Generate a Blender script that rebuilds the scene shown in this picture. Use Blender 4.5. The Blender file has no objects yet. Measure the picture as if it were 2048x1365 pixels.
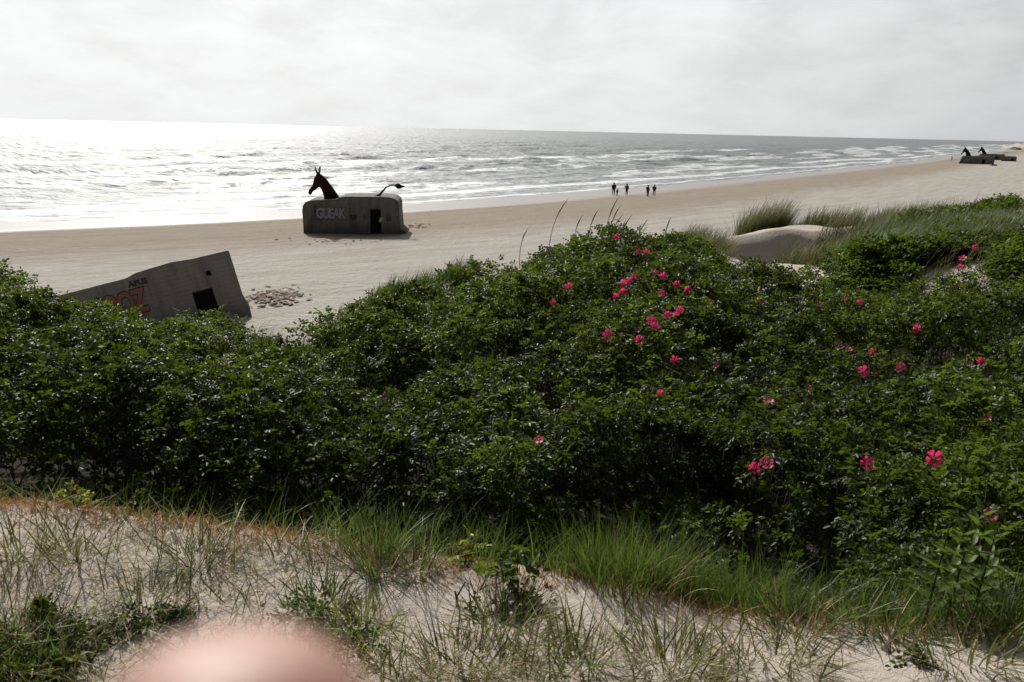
import bpy, bmesh, math, random
import numpy as np
from mathutils import Vector, Matrix

S = bpy.context.scene
C = S.collection
rad = math.radians
random.seed(7)
rng = np.random.default_rng(11)

# ------------------------------------------------------------------ camera
LENS, PITCH, ROLL, EYE = 28.0, 14.87, 1.29, 8.3
cd = bpy.data.cameras.new('camera'); cam = bpy.data.objects.new('camera', cd); C.objects.link(cam)
cd.lens = LENS; cd.sensor_width = 36; cd.clip_start = 0.01; cd.clip_end = 40000
cam.matrix_world = Matrix.Translation((0, 0, EYE)) @ Matrix.Rotation(rad(90 - PITCH), 4, 'X') @ Matrix.Rotation(rad(ROLL), 4, 'Z')
cd.dof.use_dof = True; cd.dof.focus_distance = 6.0; cd.dof.aperture_fstop = 8.5
S.camera = cam
S.render.resolution_x, S.render.resolution_y = 1024, 682

# ------------------------------------------------------------------ sky and sun
SUN_AZ, SUN_EL = -24.0, 40.0            # azimuth from +Y towards +X, elevation
sd = Vector((math.sin(rad(SUN_AZ)) * math.cos(rad(SUN_EL)), math.cos(rad(SUN_AZ)) * math.cos(rad(SUN_EL)), math.sin(rad(SUN_EL))))
W = bpy.data.worlds.new('World'); S.world = W; W.use_nodes = True
nt = W.node_tree; nt.nodes.clear()
def N(t, kind, **kw):
    n = t.nodes.new(kind)
    for k, v in kw.items():
        if k == 'inp':
            for a, b in v.items():
                if isinstance(b, bpy.types.NodeSocket): t.links.new(b, n.inputs[a])
                else: n.inputs[a].default_value = b
        else: setattr(n, k, v)
    return n
def M_(t, op, a, b=0.0, c=0.0, clamp=False):
    n = t.nodes.new('ShaderNodeMath'); n.operation = op; n.use_clamp = clamp
    for i, v in enumerate((a, b, c)):
        if isinstance(v, bpy.types.NodeSocket): t.links.new(v, n.inputs[i])
        else: n.inputs[i].default_value = v
    return n.outputs[0]
def MIX(t, f, a, b, blend='MIX'):
    n = t.nodes.new('ShaderNodeMix'); n.data_type = 'RGBA'; n.blend_type = blend
    for s, v in ((0, f), (6, a), (7, b)):
        if isinstance(v, bpy.types.NodeSocket): t.links.new(v, n.inputs[s])
        else: n.inputs[s].default_value = v if s == 0 else (tuple(v) + (1,))[:4]
    return n.outputs[2]
def RAMP(t, f, pts):
    n = t.nodes.new('ShaderNodeValToRGB'); t.links.new(f, n.inputs[0])
    e = n.color_ramp.elements
    while len(e) < len(pts): e.new(0.5)
    for k, (p, c) in enumerate(pts):
        e[k].position = p; e[k].color = (c, c, c, 1) if isinstance(c, (int, float)) else (tuple(c) + (1,))[:4]
    return n.outputs[0]
tc = N(nt, 'ShaderNodeTexCoord')
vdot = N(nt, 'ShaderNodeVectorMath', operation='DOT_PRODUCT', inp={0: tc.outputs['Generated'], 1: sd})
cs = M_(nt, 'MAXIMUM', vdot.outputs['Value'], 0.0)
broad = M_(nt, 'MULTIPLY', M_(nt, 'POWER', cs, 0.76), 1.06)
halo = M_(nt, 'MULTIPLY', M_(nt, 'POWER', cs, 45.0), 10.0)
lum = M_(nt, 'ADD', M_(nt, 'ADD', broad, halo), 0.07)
sep = N(nt, 'ShaderNodeSeparateXYZ', inp={0: tc.outputs['Generated']})
zz = M_(nt, 'MAXIMUM', sep.outputs[2], 0.0)
# cloud layer: project the direction on a flat ceiling so the clouds get flatter towards the horizon
den = M_(nt, 'ADD', zz, 0.30)
px_ = M_(nt, 'DIVIDE', sep.outputs[0], den); py_ = M_(nt, 'DIVIDE', sep.outputs[1], den)
cxy = N(nt, 'ShaderNodeCombineXYZ', inp={0: px_, 1: py_, 2: 0.3})
n1 = N(nt, 'ShaderNodeTexNoise', inp={'Vector': cxy.outputs[0], 'Scale': 3.2, 'Detail': 9.0, 'Roughness': 0.58, 'Distortion': 0.35})
cl = RAMP(nt, n1.outputs[0], [(0.34, 0.0), (0.52, 0.62), (0.68, 1.0)])
fade = M_(nt, 'MULTIPLY', zz, 7.0, clamp=True)
amp = M_(nt, 'MULTIPLY', M_(nt, 'SUBTRACT', cl, 0.62), M_(nt, 'ADD', M_(nt, 'MULTIPLY', fade, 0.15), 0.02))
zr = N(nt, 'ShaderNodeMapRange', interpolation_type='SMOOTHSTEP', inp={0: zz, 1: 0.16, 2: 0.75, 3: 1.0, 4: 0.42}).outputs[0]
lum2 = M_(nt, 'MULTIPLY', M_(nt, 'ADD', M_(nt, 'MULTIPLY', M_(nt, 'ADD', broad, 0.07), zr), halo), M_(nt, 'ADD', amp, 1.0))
bluec = MIX(nt, M_(nt, 'MULTIPLY', cs, 2.0, clamp=True), (0.66, 0.78, 1.0), (0.975, 0.985, 0.99))
cc = N(nt, 'ShaderNodeVectorMath', operation='SCALE', inp={0: bluec, 'Scale': lum2})
sky = N(nt, 'ShaderNodeTexSky', sky_type='NISHITA', sun_disc=False, sun_elevation=rad(SUN_EL), sun_rotation=rad(SUN_AZ), dust_density=3.0)
sk = N(nt, 'ShaderNodeVectorMath', operation='SCALE', inp={0: sky.outputs[0], 'Scale': 0.05})
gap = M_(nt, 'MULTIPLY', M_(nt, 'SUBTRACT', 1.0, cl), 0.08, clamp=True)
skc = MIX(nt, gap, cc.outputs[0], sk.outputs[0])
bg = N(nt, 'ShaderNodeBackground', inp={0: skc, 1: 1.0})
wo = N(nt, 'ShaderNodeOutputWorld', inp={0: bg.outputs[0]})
W.cycles.sampling_method = 'MANUAL'; W.cycles.sample_map_resolution = 512

sl = bpy.data.lights.new('sun', 'SUN'); sun = bpy.data.objects.new('sun', sl); C.objects.link(sun)
sl.energy = 5.0; sl.angle = rad(0.6); sl.color = (1.0, 0.955, 0.88)
sun.rotation_euler = sd.to_track_quat('Z', 'Y').to_euler()
S.view_settings.view_transform = 'Standard'; S.view_settings.look = 'None'
S.view_settings.exposure = 0.0; S.view_settings.gamma = 1.0
S.cycles.use_denoising = True
S.cycles.max_bounces = 5; S.cycles.diffuse_bounces = 2; S.cycles.glossy_bounces = 2
S.cycles.transmission_bounces = 3; S.cycles.transparent_max_bounces = 4; S.cycles.volume_bounces = 0
S.cycles.sample_clamp_indirect = 4.0; S.cycles.caustics_reflective = False; S.cycles.caustics_refractive = False
S.cycles.use_adaptive_sampling = True; S.cycles.adaptive_threshold = 0.02

# ------------------------------------------------------------------ camera geometry used to measure the place
F = 2048 * LENS / 36.0
RM = np.array(cam.matrix_world.to_3x3()); E0 = np.array([0, 0, EYE])
def ray(x, y): return RM @ np.array([(x - 1024) / F, -(y - 682.5) / F, -1.0])
def onz(x, y, z=0.0):
    d = ray(x, y); return E0 + d * ((z - EYE) / d[2])
def ond(x, y, D):
    d = ray(x, y); return E0 + d * (D / math.hypot(d[0], d[1]))
def az_of(x, y=700):
    d = ray(x, y); return math.degrees(math.atan2(d[0], d[1]))

# ------------------------------------------------------------------ numpy noise
def _h(ix, iy, s):
    v = (ix.astype(np.int64) * 374761393 + iy.astype(np.int64) * 668265263 + s * 1442695041) & 0xFFFFFFFF
    v = ((v ^ (v >> 13)) * 1274126177) & 0xFFFFFFFF
    v = v ^ (v >> 16)
    return (v & 0xFFFFFF) / float(0xFFFFFF)
def vnoise(x, y, s=0):
    ix = np.floor(x); iy = np.floor(y); fx = x - ix; fy = y - iy
    fx = fx * fx * (3 - 2 * fx); fy = fy * fy * (3 - 2 * fy)
    a = _h(ix, iy, s); b = _h(ix + 1, iy, s); c = _h(ix, iy + 1, s); d = _h(ix + 1, iy + 1, s)
    return (a + (b - a) * fx) * (1 - fy) + (c + (d - c) * fx) * fy - 0.5
def fbm(x, y, s=0, o=4, g=0.5):
    r = 0; a = 1.0
    for k in range(o):
        r = r + a * vnoise(x, y, s + k * 17); x = x * 2.03 + 3.1; y = y * 2.03 - 1.7; a *= g
    return r

# ------------------------------------------------------------------ dune and canopy heights, measured along columns of the photograph
# column: photo x, sand edge (y, D), canopy points [(y, D)...], extra ground points behind it [(y, D)...]
COLS = [
    (-500, (975, 3.9), [(880, 4.7), (735, 6.2), (615, 8.4), (520, 11.5)], []),
    (0, (1010, 3.55), [(905, 4.35), (755, 5.8), (636, 8), (562, 10.5)], []),
    (150, (1018, 3.45), [(915, 4.25), (765, 5.8), (680, 7.8), (624, 10.2)], []),
    (300, (1040, 3.3), [(930, 4.1), (775, 5.6), (720, 7.5), (688, 9.5)], []),
    (450, (1062, 3.15), [(955, 4.0), (800, 5.4), (748, 7.2), (722, 9.0)], []),
    (600, (1085, 3.0), [(985, 3.9), (820, 5.2), (735, 7.2), (700, 9.1)], []),
    (800, (1108, 2.85), [(1005, 3.7), (830, 5.0), (665, 7.5), (588, 10)], []),
    (1000, (1130, 2.75), [(1030, 3.55), (830, 5.0), (620, 7.7), (525, 11)], []),
    (1150, (1150, 2.7), [(1050, 3.45), (830, 5.0), (600, 7.7), (478, 11.5)], []),
    (1350, (1185, 2.66), [(1090, 3.3), (850, 4.9), (600, 7.7), (496, 11.3)], [(490, 14), (482, 17)]),
    (1450, (1205, 2.64), [(1100, 3.3), (860, 4.85), (636, 7.5), (560, 11)], [(520, 14), (530, 17.3), (478, 17.4), (472, 18.5)]),
    (1540, (1220, 2.62), [(1110, 3.25), (870, 4.8), (664, 7.2), (582, 11)], [(530, 14), (545, 17.3), (459, 17.4), (455, 18.8)]),
    (1630, (1235, 2.61), [(1120, 3.2), (880, 4.7), (690, 7.0), (598, 11)], [(530, 14), (538, 17.3), (456, 17.4), (452, 18.8)]),
    (1700, (1245, 2.61), [(1125, 3.15), (890, 4.7), (690, 7.0), (585, 11)], [(600, 12.3), (505, 12.8), (484, 16), (450, 19), (443, 20)]),
    (1780, (1255, 2.61), [(1130, 3.1), (900, 4.6), (690, 7.0), (560, 11.5)], [(575, 12.6), (515, 13.2), (476, 16), (440, 18.5), (436, 20)]),
    (1850, (1265, 2.62), [(1145, 3.05), (910, 4.55), (700, 7.0), (550, 11.5)], [(530, 13), (455, 17), (428, 19)]),
    (1950, (1278, 2.63), [(1160, 3.0), (920, 4.5), (700, 7.0), (540, 11.5)], [(500, 13.5), (440, 17), (418, 19)]),
    (2048, (1290, 2.65), [(1170, 2.95), (930, 4.5), (700, 7.0), (530, 11.5)], [(480, 14), (448, 17), (407, 18.0), (401, 19.5)]),
    (2500, (1330, 2.8), [(1200, 3.1), (950, 4.5), (700, 7.0), (500, 12)], [(460, 14.5), (415, 19), (400, 24)]),
]
DG = np.exp(np.linspace(math.log(0.3), math.log(90), 800))
AZG = np.arange(-180, 180.01, 1.0)
gz_cols, cz_cols, az_cols, dend = [], [], [], []
for (x, (ey, eD), cp, ex) in COLS:
    ze = ond(x, ey, eD)[2]
    cpts = [(D, ond(x, y, D)[2]) for y, D in cp]
    Dl, zl = cpts[-1]
    g = [(0.3, 6.72), (1.6, 6.73), (eD * 0.86, ze + 0.015), (eD, ze), (eD + 0.16, ze - 0.07), (eD + 0.55, ze - 0.45)]
    for D, z in cpts:
        if D > eD + 0.8: g.append((D, z - (0.62 if D < Dl else 0.5)))
    if ex:
        for y, D in ex: g.append((D, ond(x, y, D)[2]))
        D2, z2 = g[-1]
        g += [(D2 + 2, z2 - 0.6), (D2 + 6, z2 - 2.6), (D2 + 16, -0.8), (D2 + 40, -2.2), (90, -4)]
    else:
        g += [(Dl + 1.2, zl - 1.2), (Dl + 5, zl - 3.1), (Dl + 12, 0.2), (Dl + 16, -0.5), (Dl + 40, -2.2), (90, -4)]
    c = [(0.3, 6.2), (eD + 0.1, ze - 0.55), (cpts[0][0] - .14, cpts[0][1] - .55)] + cpts
    if ex: c += [(D, ond(x, y, D)[2] + 0.45) for y, D in ex]; c += [(c[-1][0] + 3, c[-1][1] - 1.0), (90, -3)]
    else: c += [(Dl + 0.8, zl - 0.35), (Dl + 2.5, zl - 1.5), (Dl + 12, 0.5), (90, -3)]
    az_cols.append(az_of(x)); dend.append(Dl)
    gz_cols.append(np.interp(DG, *zip(*g))); cz_cols.append(np.interp(DG, *zip(*c)))
side_l = np.interp(DG, [0.3, 4, 5, 12, 30, 90], [6.72, 6.8, 6.4, 6.2, -0.5, -4])
side_r = np.interp(DG, [0.3, 4, 5, 20, 40, 90], [6.72, 6.8, 6.4, 7.0, 5.0, 3])
rear = np.interp(DG, [0.3, 15, 60, 90], [6.72, 6.9, 4.0, 2.0])
azs = np.array([-180, -110, -72] + az_cols + [75, 110, 180])
gzs = np.array([rear, rear, side_l] + gz_cols + [side_r, rear, rear])
czs = np.array([rear - .5, rear - .5, side_l + .4] + cz_cols + [side_r + .4, rear - .5, rear - .5])
def table(zs, sm):
    T = np.array([np.interp(AZG, azs, zs[:, k]) for k in range(zs.shape[1])]).T     # az x D
    for _ in range(sm):
        T[1:-1] = 0.25 * T[:-2] + 0.5 * T[1:-1] + 0.25 * T[2:]
        T[:, 1:-1] = 0.25 * T[:, :-2] + 0.5 * T[:, 1:-1] + 0.25 * T[:, 2:]
    return T
GT, CT = table(gzs, 2), table(czs, 5)
def samp(T, X, Y):
    az = np.degrees(np.arctan2(X, Y)); D = np.maximum(np.hypot(X, Y), 0.301)
    a = np.clip((az + 180) / 1.0, 0, len(AZG) - 1.001); d = (np.log(np.clip(D, 0.3, 89.9)) - math.log(0.3)) / (math.log(90 / 0.3)) * (len(DG) - 1)
    d = np.clip(d, 0, len(DG) - 1.001)
    i = a.astype(int); j = d.astype(int); u = a - i; v = d - j
    return (T[i, j] * (1 - u) + T[i + 1, j] * u) * (1 - v) + (T[i, j + 1] * (1 - u) + T[i + 1, j + 1] * u) * v
def ground(X, Y):
    X = np.asarray(X, float); Y = np.asarray(Y, float)
    z = samp(GT, X, Y); D = np.hypot(X, Y)
    nearw = np.clip((4.5 - D) / 1.5, 0, 1)
    z = z + nearw * (0.045 * fbm(X * 1.1, Y * 1.1, 5, 3) * 2 + 0.02 * fbm(X * 6, Y * 6, 9, 3))
    z = z + (1 - nearw) * 0.14 * fbm(X * 0.7, Y * 0.7, 21, 4)
    return z
# shrub mounds: smooth humps with dark gaps between
MC = []
for k in range(5200):
    D = math.exp(random.uniform(math.log(2.5), math.log(24))); a = rad(random.uniform(-46, 50))
    MC.append((D * math.sin(a), D * math.cos(a), random.uniform(0.30, 0.80), random.uniform(-0.20, 0.12)))
_mc = []
for m in sorted(MC, key=lambda m: -m[2]):
    if all((m[0] - q[0]) ** 2 + (m[1] - q[1]) ** 2 > (0.62 * (m[2] + q[2]) * 0.82) ** 2 for q in _mc): _mc.append(m)
MC = np.array(_mc)
def mounds(X, Y):
    X = np.asarray(X, float); Y = np.asarray(Y, float)
    h = np.full(X.shape, -0.62)
    for cx, cy, r, dz in MC:
        m = np.abs(X - cx) < r * 1.3
        if not m.any(): continue
        d2 = ((X[m] - cx) ** 2 + (Y[m] - cy) ** 2) / (1.3 * r) ** 2
        v = dz + 1.0 * r * np.clip(1 - d2, 0, 1) ** .6 - 0.40 * (d2 >= 1) - 0.40
        h[m] = np.maximum(h[m], v)
    return h
def gap(X, Y): return np.clip((-0.07 - fbm(X * .95, Y * .95, 131, 2)) / .12, 0, 1)
def canopy(X, Y):
    X = np.asarray(X, float); Y = np.asarray(Y, float)
    return samp(CT, X, Y) - .14 + mounds(X, Y) * 1.05 - .40 * gap(X, Y) + 0.08 * fbm(X * 3, Y * 3, 31, 3)
AZC = np.array(az_cols); DENDC = np.array(dend)
def d_end(az): return np.interp(az, AZC, DENDC)
EDGE = np.array([c[1][1] for c in COLS])
def d_edge(az): return np.interp(az, AZC, EDGE)
def hit(fn, x, y, D0=2.0, D1=30.0):
    Ds = np.arange(D0, D1, 0.03); d = ray(x, y); d = d / math.hypot(d[0], d[1])
    P = E0[None] + d[None] * Ds[:, None]
    k = np.nonzero(P[:, 2] < fn(P[:, 0], P[:, 1]))[0]
    return P[k[0]] if len(k) else None

# ------------------------------------------------------------------ object helpers
def tag(o, label=None, cat=None, group=None, kind=None):
    if label: o['label'] = label
    if cat: o['category'] = cat
    if group: o['group'] = group
    if kind: o['kind'] = kind
    return o
def empty(name, loc=(0, 0, 0), rz=0.0):
    o = bpy.data.objects.new(name, None); C.objects.link(o); o.location = loc; o.rotation_euler = (0, 0, rz); o.empty_display_size = 0.1
    return o
def mk(name, V, Fs, mat, parent=None, smooth=False, attrs=None, colors=None):
    """V (n,3); Fs list of index arrays (m,k)"""
    me = bpy.data.meshes.new(name)
    if isinstance(Fs, np.ndarray): Fs = [Fs]
    V = np.asarray(V, np.float32)
    nl = sum(f.size for f in Fs); nf = sum(len(f) for f in Fs)
    me.vertices.add(len(V)); me.vertices.foreach_set('co', V.ravel())
    me.loops.add(nl); me.polygons.add(nf)
    me.loops.foreach_set('vertex_index', np.concatenate([f.ravel() for f in Fs]).astype(np.int32))
    tot = np.concatenate([np.full(len(f), f.shape[1]) for f in Fs]); st = np.concatenate([[0], np.cumsum(tot)[:-1]])
    me.polygons.foreach_set('loop_start', st.astype(np.int32))
    me.update(calc_edges=True)
    if smooth: me.polygons.foreach_set('use_smooth', np.ones(nf, bool))
    for k, a in (attrs or {}).items():
        a = np.asarray(a, np.float32)
        if a.ndim == 1: at = me.attributes.new(k, 'FLOAT', 'POINT'); at.data.foreach_set('value', a)
        else: at = me.attributes.new(k, 'FLOAT_VECTOR', 'POINT'); at.data.foreach_set('vector', a.ravel())
    me.validate()
    for m in (mat if isinstance(mat, (list, tuple)) else [mat]): me.materials.append(m)
    o = bpy.data.objects.new(name, me); C.objects.link(o)
    if parent: o.parent = parent
    return o
def from_bm(name, bm, mat, parent=None, smooth=False):
    me = bpy.data.meshes.new(name); bm.normal_update(); bm.to_mesh(me); bm.free()
    for m in (mat if isinstance(mat, (list, tuple)) else [mat]): me.materials.append(m)
    if smooth:
        for p in me.polygons: p.use_smooth = True
    o = bpy.data.objects.new(name, me); C.objects.link(o)
    if parent: o.parent = parent
    return o
def mat(name):
    m = bpy.data.materials.new(name); m.use_nodes = True; t = m.node_tree; t.nodes.clear()
    out = t.nodes.new('ShaderNodeOutputMaterial'); return m, t, out
def princ(t, out, **kw):
    b = N(t, 'ShaderNodeBsdfPrincipled', inp={k.replace('_', ' '): v for k, v in kw.items()})
    t.links.new(b.outputs[0], out.inputs[0]); return b
def OBJ(t): return t.nodes.new('ShaderNodeTexCoord').outputs['Object']
def NOISE(t, v, scale, detail=4.0, rough=0.5, dist=0.0):
    return N(t, 'ShaderNodeTexNoise', inp={'Vector': v, 'Scale': scale, 'Detail': detail, 'Roughness': rough, 'Distortion': dist}).outputs[0]
def MAPV(t, v, sc=(1, 1, 1), rot=(0, 0, 0)):
    return N(t, 'ShaderNodeMapping', inp={0: v, 'Scale': sc, 'Rotation': rot}).outputs[0]
def ATTR(t, n, out='Fac'): return N(t, 'ShaderNodeAttribute', attribute_name=n).outputs[out]
def BUMP(t, h, st, dist): return N(t, 'ShaderNodeBump', inp={'Height': h, 'Strength': st, 'Distance': dist}).outputs[0]

# ------------------------------------------------------------------ materials
def leaf_mat(name, dark, light, trans, rough=0.34, tmix=0.36):
    m, t, out = mat(name)
    v = ATTR(t, 'tint')
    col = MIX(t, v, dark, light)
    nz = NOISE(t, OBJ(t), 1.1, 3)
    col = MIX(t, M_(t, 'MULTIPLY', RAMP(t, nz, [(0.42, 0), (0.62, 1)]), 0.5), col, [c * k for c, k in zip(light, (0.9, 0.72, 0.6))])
    b = N(t, 'ShaderNodeBsdfPrincipled', inp={'Base Color': col, 'Roughness': rough, 'Specular IOR Level': 0.17})
    tr = N(t, 'ShaderNodeBsdfTranslucent', inp={0: MIX(t, v, [c * .55 for c in trans], trans)})
    mx = N(t, 'ShaderNodeMixShader', inp={0: tmix, 1: b.outputs[0], 2: tr.outputs[0]})
    t.links.new(mx.outputs[0], out.inputs[0]); return m
M_leaf = leaf_mat('rose leaf', (0.005, 0.012, 0.005), (0.046, 0.072, 0.013), (0.14, 0.21, 0.016), 0.44, 0.36)
M_grass = leaf_mat('marram blade', (0.045, 0.065, 0.022), (0.17, 0.17, 0.055), (0.2, 0.22, 0.05), 0.45, 0.3)
M_dune_blade = leaf_mat('dune marram blade', (0.026, 0.042, 0.013), (0.15, 0.15, 0.05), (0.15, 0.18, 0.04), 0.55, 0.28)
M_green = leaf_mat('fresh grass blade', (0.022, 0.045, 0.012), (0.085, 0.125, 0.03), (0.15, 0.23, 0.035), 0.42, 0.35)
M_straw = leaf_mat('straw', (0.22, 0.16, 0.08), (0.52, 0.44, 0.28), (0.32, 0.24, 0.11), 0.6, 0.2)
M_rust = leaf_mat('dry orange stubble', (0.20, 0.09, 0.03), (0.50, 0.28, 0.11), (0.45, 0.22, 0.07), 0.7, 0.25)
M_yell = leaf_mat('yellow green leaf', (0.10, 0.13, 0.02), (0.20, 0.22, 0.03), (0.40, 0.42, 0.04), 0.4, 0.4)
m, t, out = mat('twig bark'); princ(t, out, Base_Color=MIX(t, NOISE(t, OBJ(t), 60), (0.03, 0.02, 0.014), (0.10, 0.07, 0.05)), Roughness=0.85); M_twig = m
m, t, out = mat('rose petal'); v = ATTR(t, 'tint')
b = N(t, 'ShaderNodeBsdfPrincipled', inp={'Base Color': MIX(t, v, (0.52, 0.012, 0.10), (0.75, 0.06, 0.22)), 'Roughness': 0.5})
tr = N(t, 'ShaderNodeBsdfTranslucent', inp={0: (0.9, 0.05, 0.22, 1)})
mx = N(t, 'ShaderNodeMixShader', inp={0: 0.42, 1: b.outputs[0], 2: tr.outputs[0]}); t.links.new(mx.outputs[0], out.inputs[0]); M_petal = m
m, t, out = mat('stamens'); princ(t, out, Base_Color=(0.6, 0.42, 0.06, 1), Roughness=0.7); M_stamen = m

# dune sand
m, t, out = mat('dune sand'); ob = OBJ(t)
ground_dark = ATTR(t, 'litter_shade')
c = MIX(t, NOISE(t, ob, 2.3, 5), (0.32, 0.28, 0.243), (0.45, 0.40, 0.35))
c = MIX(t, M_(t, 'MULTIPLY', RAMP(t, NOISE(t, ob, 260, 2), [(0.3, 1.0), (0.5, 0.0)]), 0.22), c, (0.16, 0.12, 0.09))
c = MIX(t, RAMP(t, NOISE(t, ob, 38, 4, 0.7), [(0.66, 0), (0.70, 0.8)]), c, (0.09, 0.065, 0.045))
c = MIX(t, ground_dark, c, MIX(t, NOISE(t, ob, 14, 5), (0.010, 0.010, 0.006), (0.032, 0.028, 0.016)))  # dark leaf litter under the roses, plus painted shade in the hollow
hh = M_(t, 'ADD', NOISE(t, ob, 220, 3), M_(t, 'MULTIPLY', NOISE(t, ob, 22, 5, 0.6), 3.0))
princ(t, out, Base_Color=c, Roughness=0.95, Specular_IOR_Level=0.15, Normal=BUMP(t, hh, 0.75, 0.008)); M_dune = m

# beach sand: attribute shore = (along, distance from the waterline, 0)
m, t, out = mat('beach sand'); ob = OBJ(t); sh = ATTR(t, 'shore', 'Vector')
sx = N(t, 'ShaderNodeSeparateXYZ', inp={0: sh}); s_ = sx.outputs[1]
wob = M_(t, 'MULTIPLY', M_(t, 'SUBTRACT', NOISE(t, MAPV(t, sh, (0.018, 0.05, 1)), 1.0, 3), 0.5), 9.0)
s2 = M_(t, 'ADD', s_, wob)
fine = NOISE(t, MAPV(t, sh, (0.35, 0.9, 1)), 1.0, 6, 0.62)
dry = MIX(t, fine, (0.275, 0.258, 0.232), (0.355, 0.337, 0.308))
tan = MIX(t, fine, (0.19, 0.159, 0.124), (0.265, 0.226, 0.182))
k = RAMP(t, M_(t, 'DIVIDE', M_(t, 'ADD', s2, M_(t, 'MULTIPLY', fine, 8.0)), 100.0), [(0.27, 0), (0.36, 1)])
c = MIX(t, k, tan, dry)
strk = RAMP(t, NOISE(t, MAPV(t, sh, (0.10, 0.8, 1)), 1.0, 5, 0.65), [(0.46, 0), (0.60, 1)])
c = MIX(t, M_(t, 'MULTIPLY', strk, 0.26), c, (0.16, 0.115, 0.08))
pr = RAMP(t, NOISE(t, ob, 1.6, 5, 0.75), [(0.60, 0), (0.66, 1)])
c = MIX(t, M_(t, 'MULTIPLY', pr, M_(t, 'ADD', M_(t, 'MULTIPLY', strk, 0.38), 0.24)), c, (0.14, 0.10, 0.075))
wetw = RAMP(t, M_(t, 'DIVIDE', M_(t, 'ADD', s_, M_(t, 'MULTIPLY', wob, 0.35)), 20.0), [(0.42, 1.0), (0.58, 0.0)])
c = MIX(t, wetw, c, (0.17, 0.145, 0.125))
rg = M_(t, 'SUBTRACT', 0.95, M_(t, 'MULTIPLY', wetw, 0.62))
hh = M_(t, 'ADD', M_(t, 'MULTIPLY', NOISE(t, ob, 1.7, 5, 0.65), 0.26), M_(t, 'MULTIPLY', NOISE(t, ob, 9, 3), 0.02))
nb = BUMP(t, M_(t, 'MULTIPLY', hh, M_(t, 'SUBTRACT', 1.0, wetw)), 1.0, 1.0)
princ(t, out, Base_Color=c, Roughness=rg, Specular_IOR_Level=M_(t, 'ADD', 0.12, M_(t, 'MULTIPLY', wetw, 0.4)), Normal=nb); M_beach = m

# sea
m, t, out = mat('sea water'); ob = OBJ(t); sh = ATTR(t, 'shore', 'Vector'); crest = ATTR(t, 'foam')
sx = N(t, 'ShaderNodeSeparateXYZ', inp={0: sh}); s_ = sx.outputs[1]
w1 = NOISE(t, MAPV(t, ob, (0.55, 1.2, 1), (0, 0, 0.5)), 0.9, 5, 0.62)
w2 = NOISE(t, MAPV(t, ob, (1, 1.5, 1), (0, 0, 0.5)), 0.16, 4, 0.55)
fo = NOISE(t, MAPV(t, sh, (0.22, 0.6, 1)), 1.0, 7, 0.72, 0.8)
surf = RAMP(t, M_(t, 'DIVIDE', s_, 160.0), [(0.0, 0.52), (0.10, 0.46), (0.24, 0.24), (0.42, 0.02), (0.8, 0.0)])
fm = M_(t, 'ADD', M_(t, 'ADD', M_(t, 'MULTIPLY', M_(t, 'SUBTRACT', fo, 0.5), 1.15), M_(t, 'MULTIPLY', M_(t, 'SUBTRACT', surf, 0.5), 0.42)), M_(t, 'MULTIPLY', crest, 0.6))
cap = RAMP(t, NOISE(t, MAPV(t, ob, (0.05, 0.16, 1), (0, 0, 0.35)), 1.0, 6, 0.72), [(0.64, 0), (0.68, 0.6)])
foam = M_(t, 'MAXIMUM', RAMP(t, fm, [(0.0, 0), (0.26, 0.9)]), cap)
hh = M_(t, 'ADD', M_(t, 'MULTIPLY', w1, 0.45), M_(t, 'MULTIPLY', w2, 1.9))
nb = BUMP(t, hh, 1.0, 1.0)
wat = N(t, 'ShaderNodeBsdfPrincipled', inp={'Base Color': (0.115, 0.13, 0.137, 1), 'Roughness': 0.58, 'IOR': 1.42, 'Normal': nb})
fb = N(t, 'ShaderNodeBsdfPrincipled', inp={'Base Color': (0.52, 0.53, 0.54, 1), 'Roughness': 0.5, 'Normal': nb})
mx = N(t, 'ShaderNodeMixShader', inp={0: foam, 1: wat.outputs[0], 2: fb.outputs[0]}); t.links.new(mx.outputs[0], out.inputs[0]); M_sea = m

def concrete(name, a, b, stain=0.6):
    m, t, out = mat(name); ob = OBJ(t)
    c = MIX(t, NOISE(t, ob, 0.9, 6, 0.6), a, b)
    dr = RAMP(t, NOISE(t, MAPV(t, ob, (2.2, 2.2, 0.35)), 1.0, 5, 0.65), [(0.45, 0), (0.65, 1)])
    c = MIX(t, M_(t, 'MULTIPLY', dr, stain), c, [x * 0.35 for x in a])
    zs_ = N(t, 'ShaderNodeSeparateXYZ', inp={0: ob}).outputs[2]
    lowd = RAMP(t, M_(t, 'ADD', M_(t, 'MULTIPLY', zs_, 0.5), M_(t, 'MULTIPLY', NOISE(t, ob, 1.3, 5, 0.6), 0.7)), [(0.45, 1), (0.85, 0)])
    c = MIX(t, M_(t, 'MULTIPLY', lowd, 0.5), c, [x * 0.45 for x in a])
    # shuttering board lines
    wv = N(t, 'ShaderNodeTexWave', wave_type='BANDS', bands_direction='Z', inp={'Vector': ob, 'Scale': 1.6, 'Distortion': 0.3, 'Detail': 1.0}).outputs['Fac']
    ln = RAMP(t, wv, [(0.0, 1), (0.06, 0)])
    c = MIX(t, M_(t, 'MULTIPLY', ln, 0.35), c, [x * 0.5 for x in a])
    hh = M_(t, 'ADD', NOISE(t, ob, 9, 5, 0.65), M_(t, 'MULTIPLY', ln, -0.3))
    princ(t, out, Base_Color=c, Roughness=0.95, Specular_IOR_Level=0.12, Normal=BUMP(t, hh, 0.8, 0.04)); return m
M_conc = concrete('weathered concrete', (0.135, 0.135, 0.124), (0.225, 0.22, 0.205))
M_conc2 = concrete('pale concrete', (0.16, 0.156, 0.145), (0.25, 0.244, 0.225), 0.45)
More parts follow.
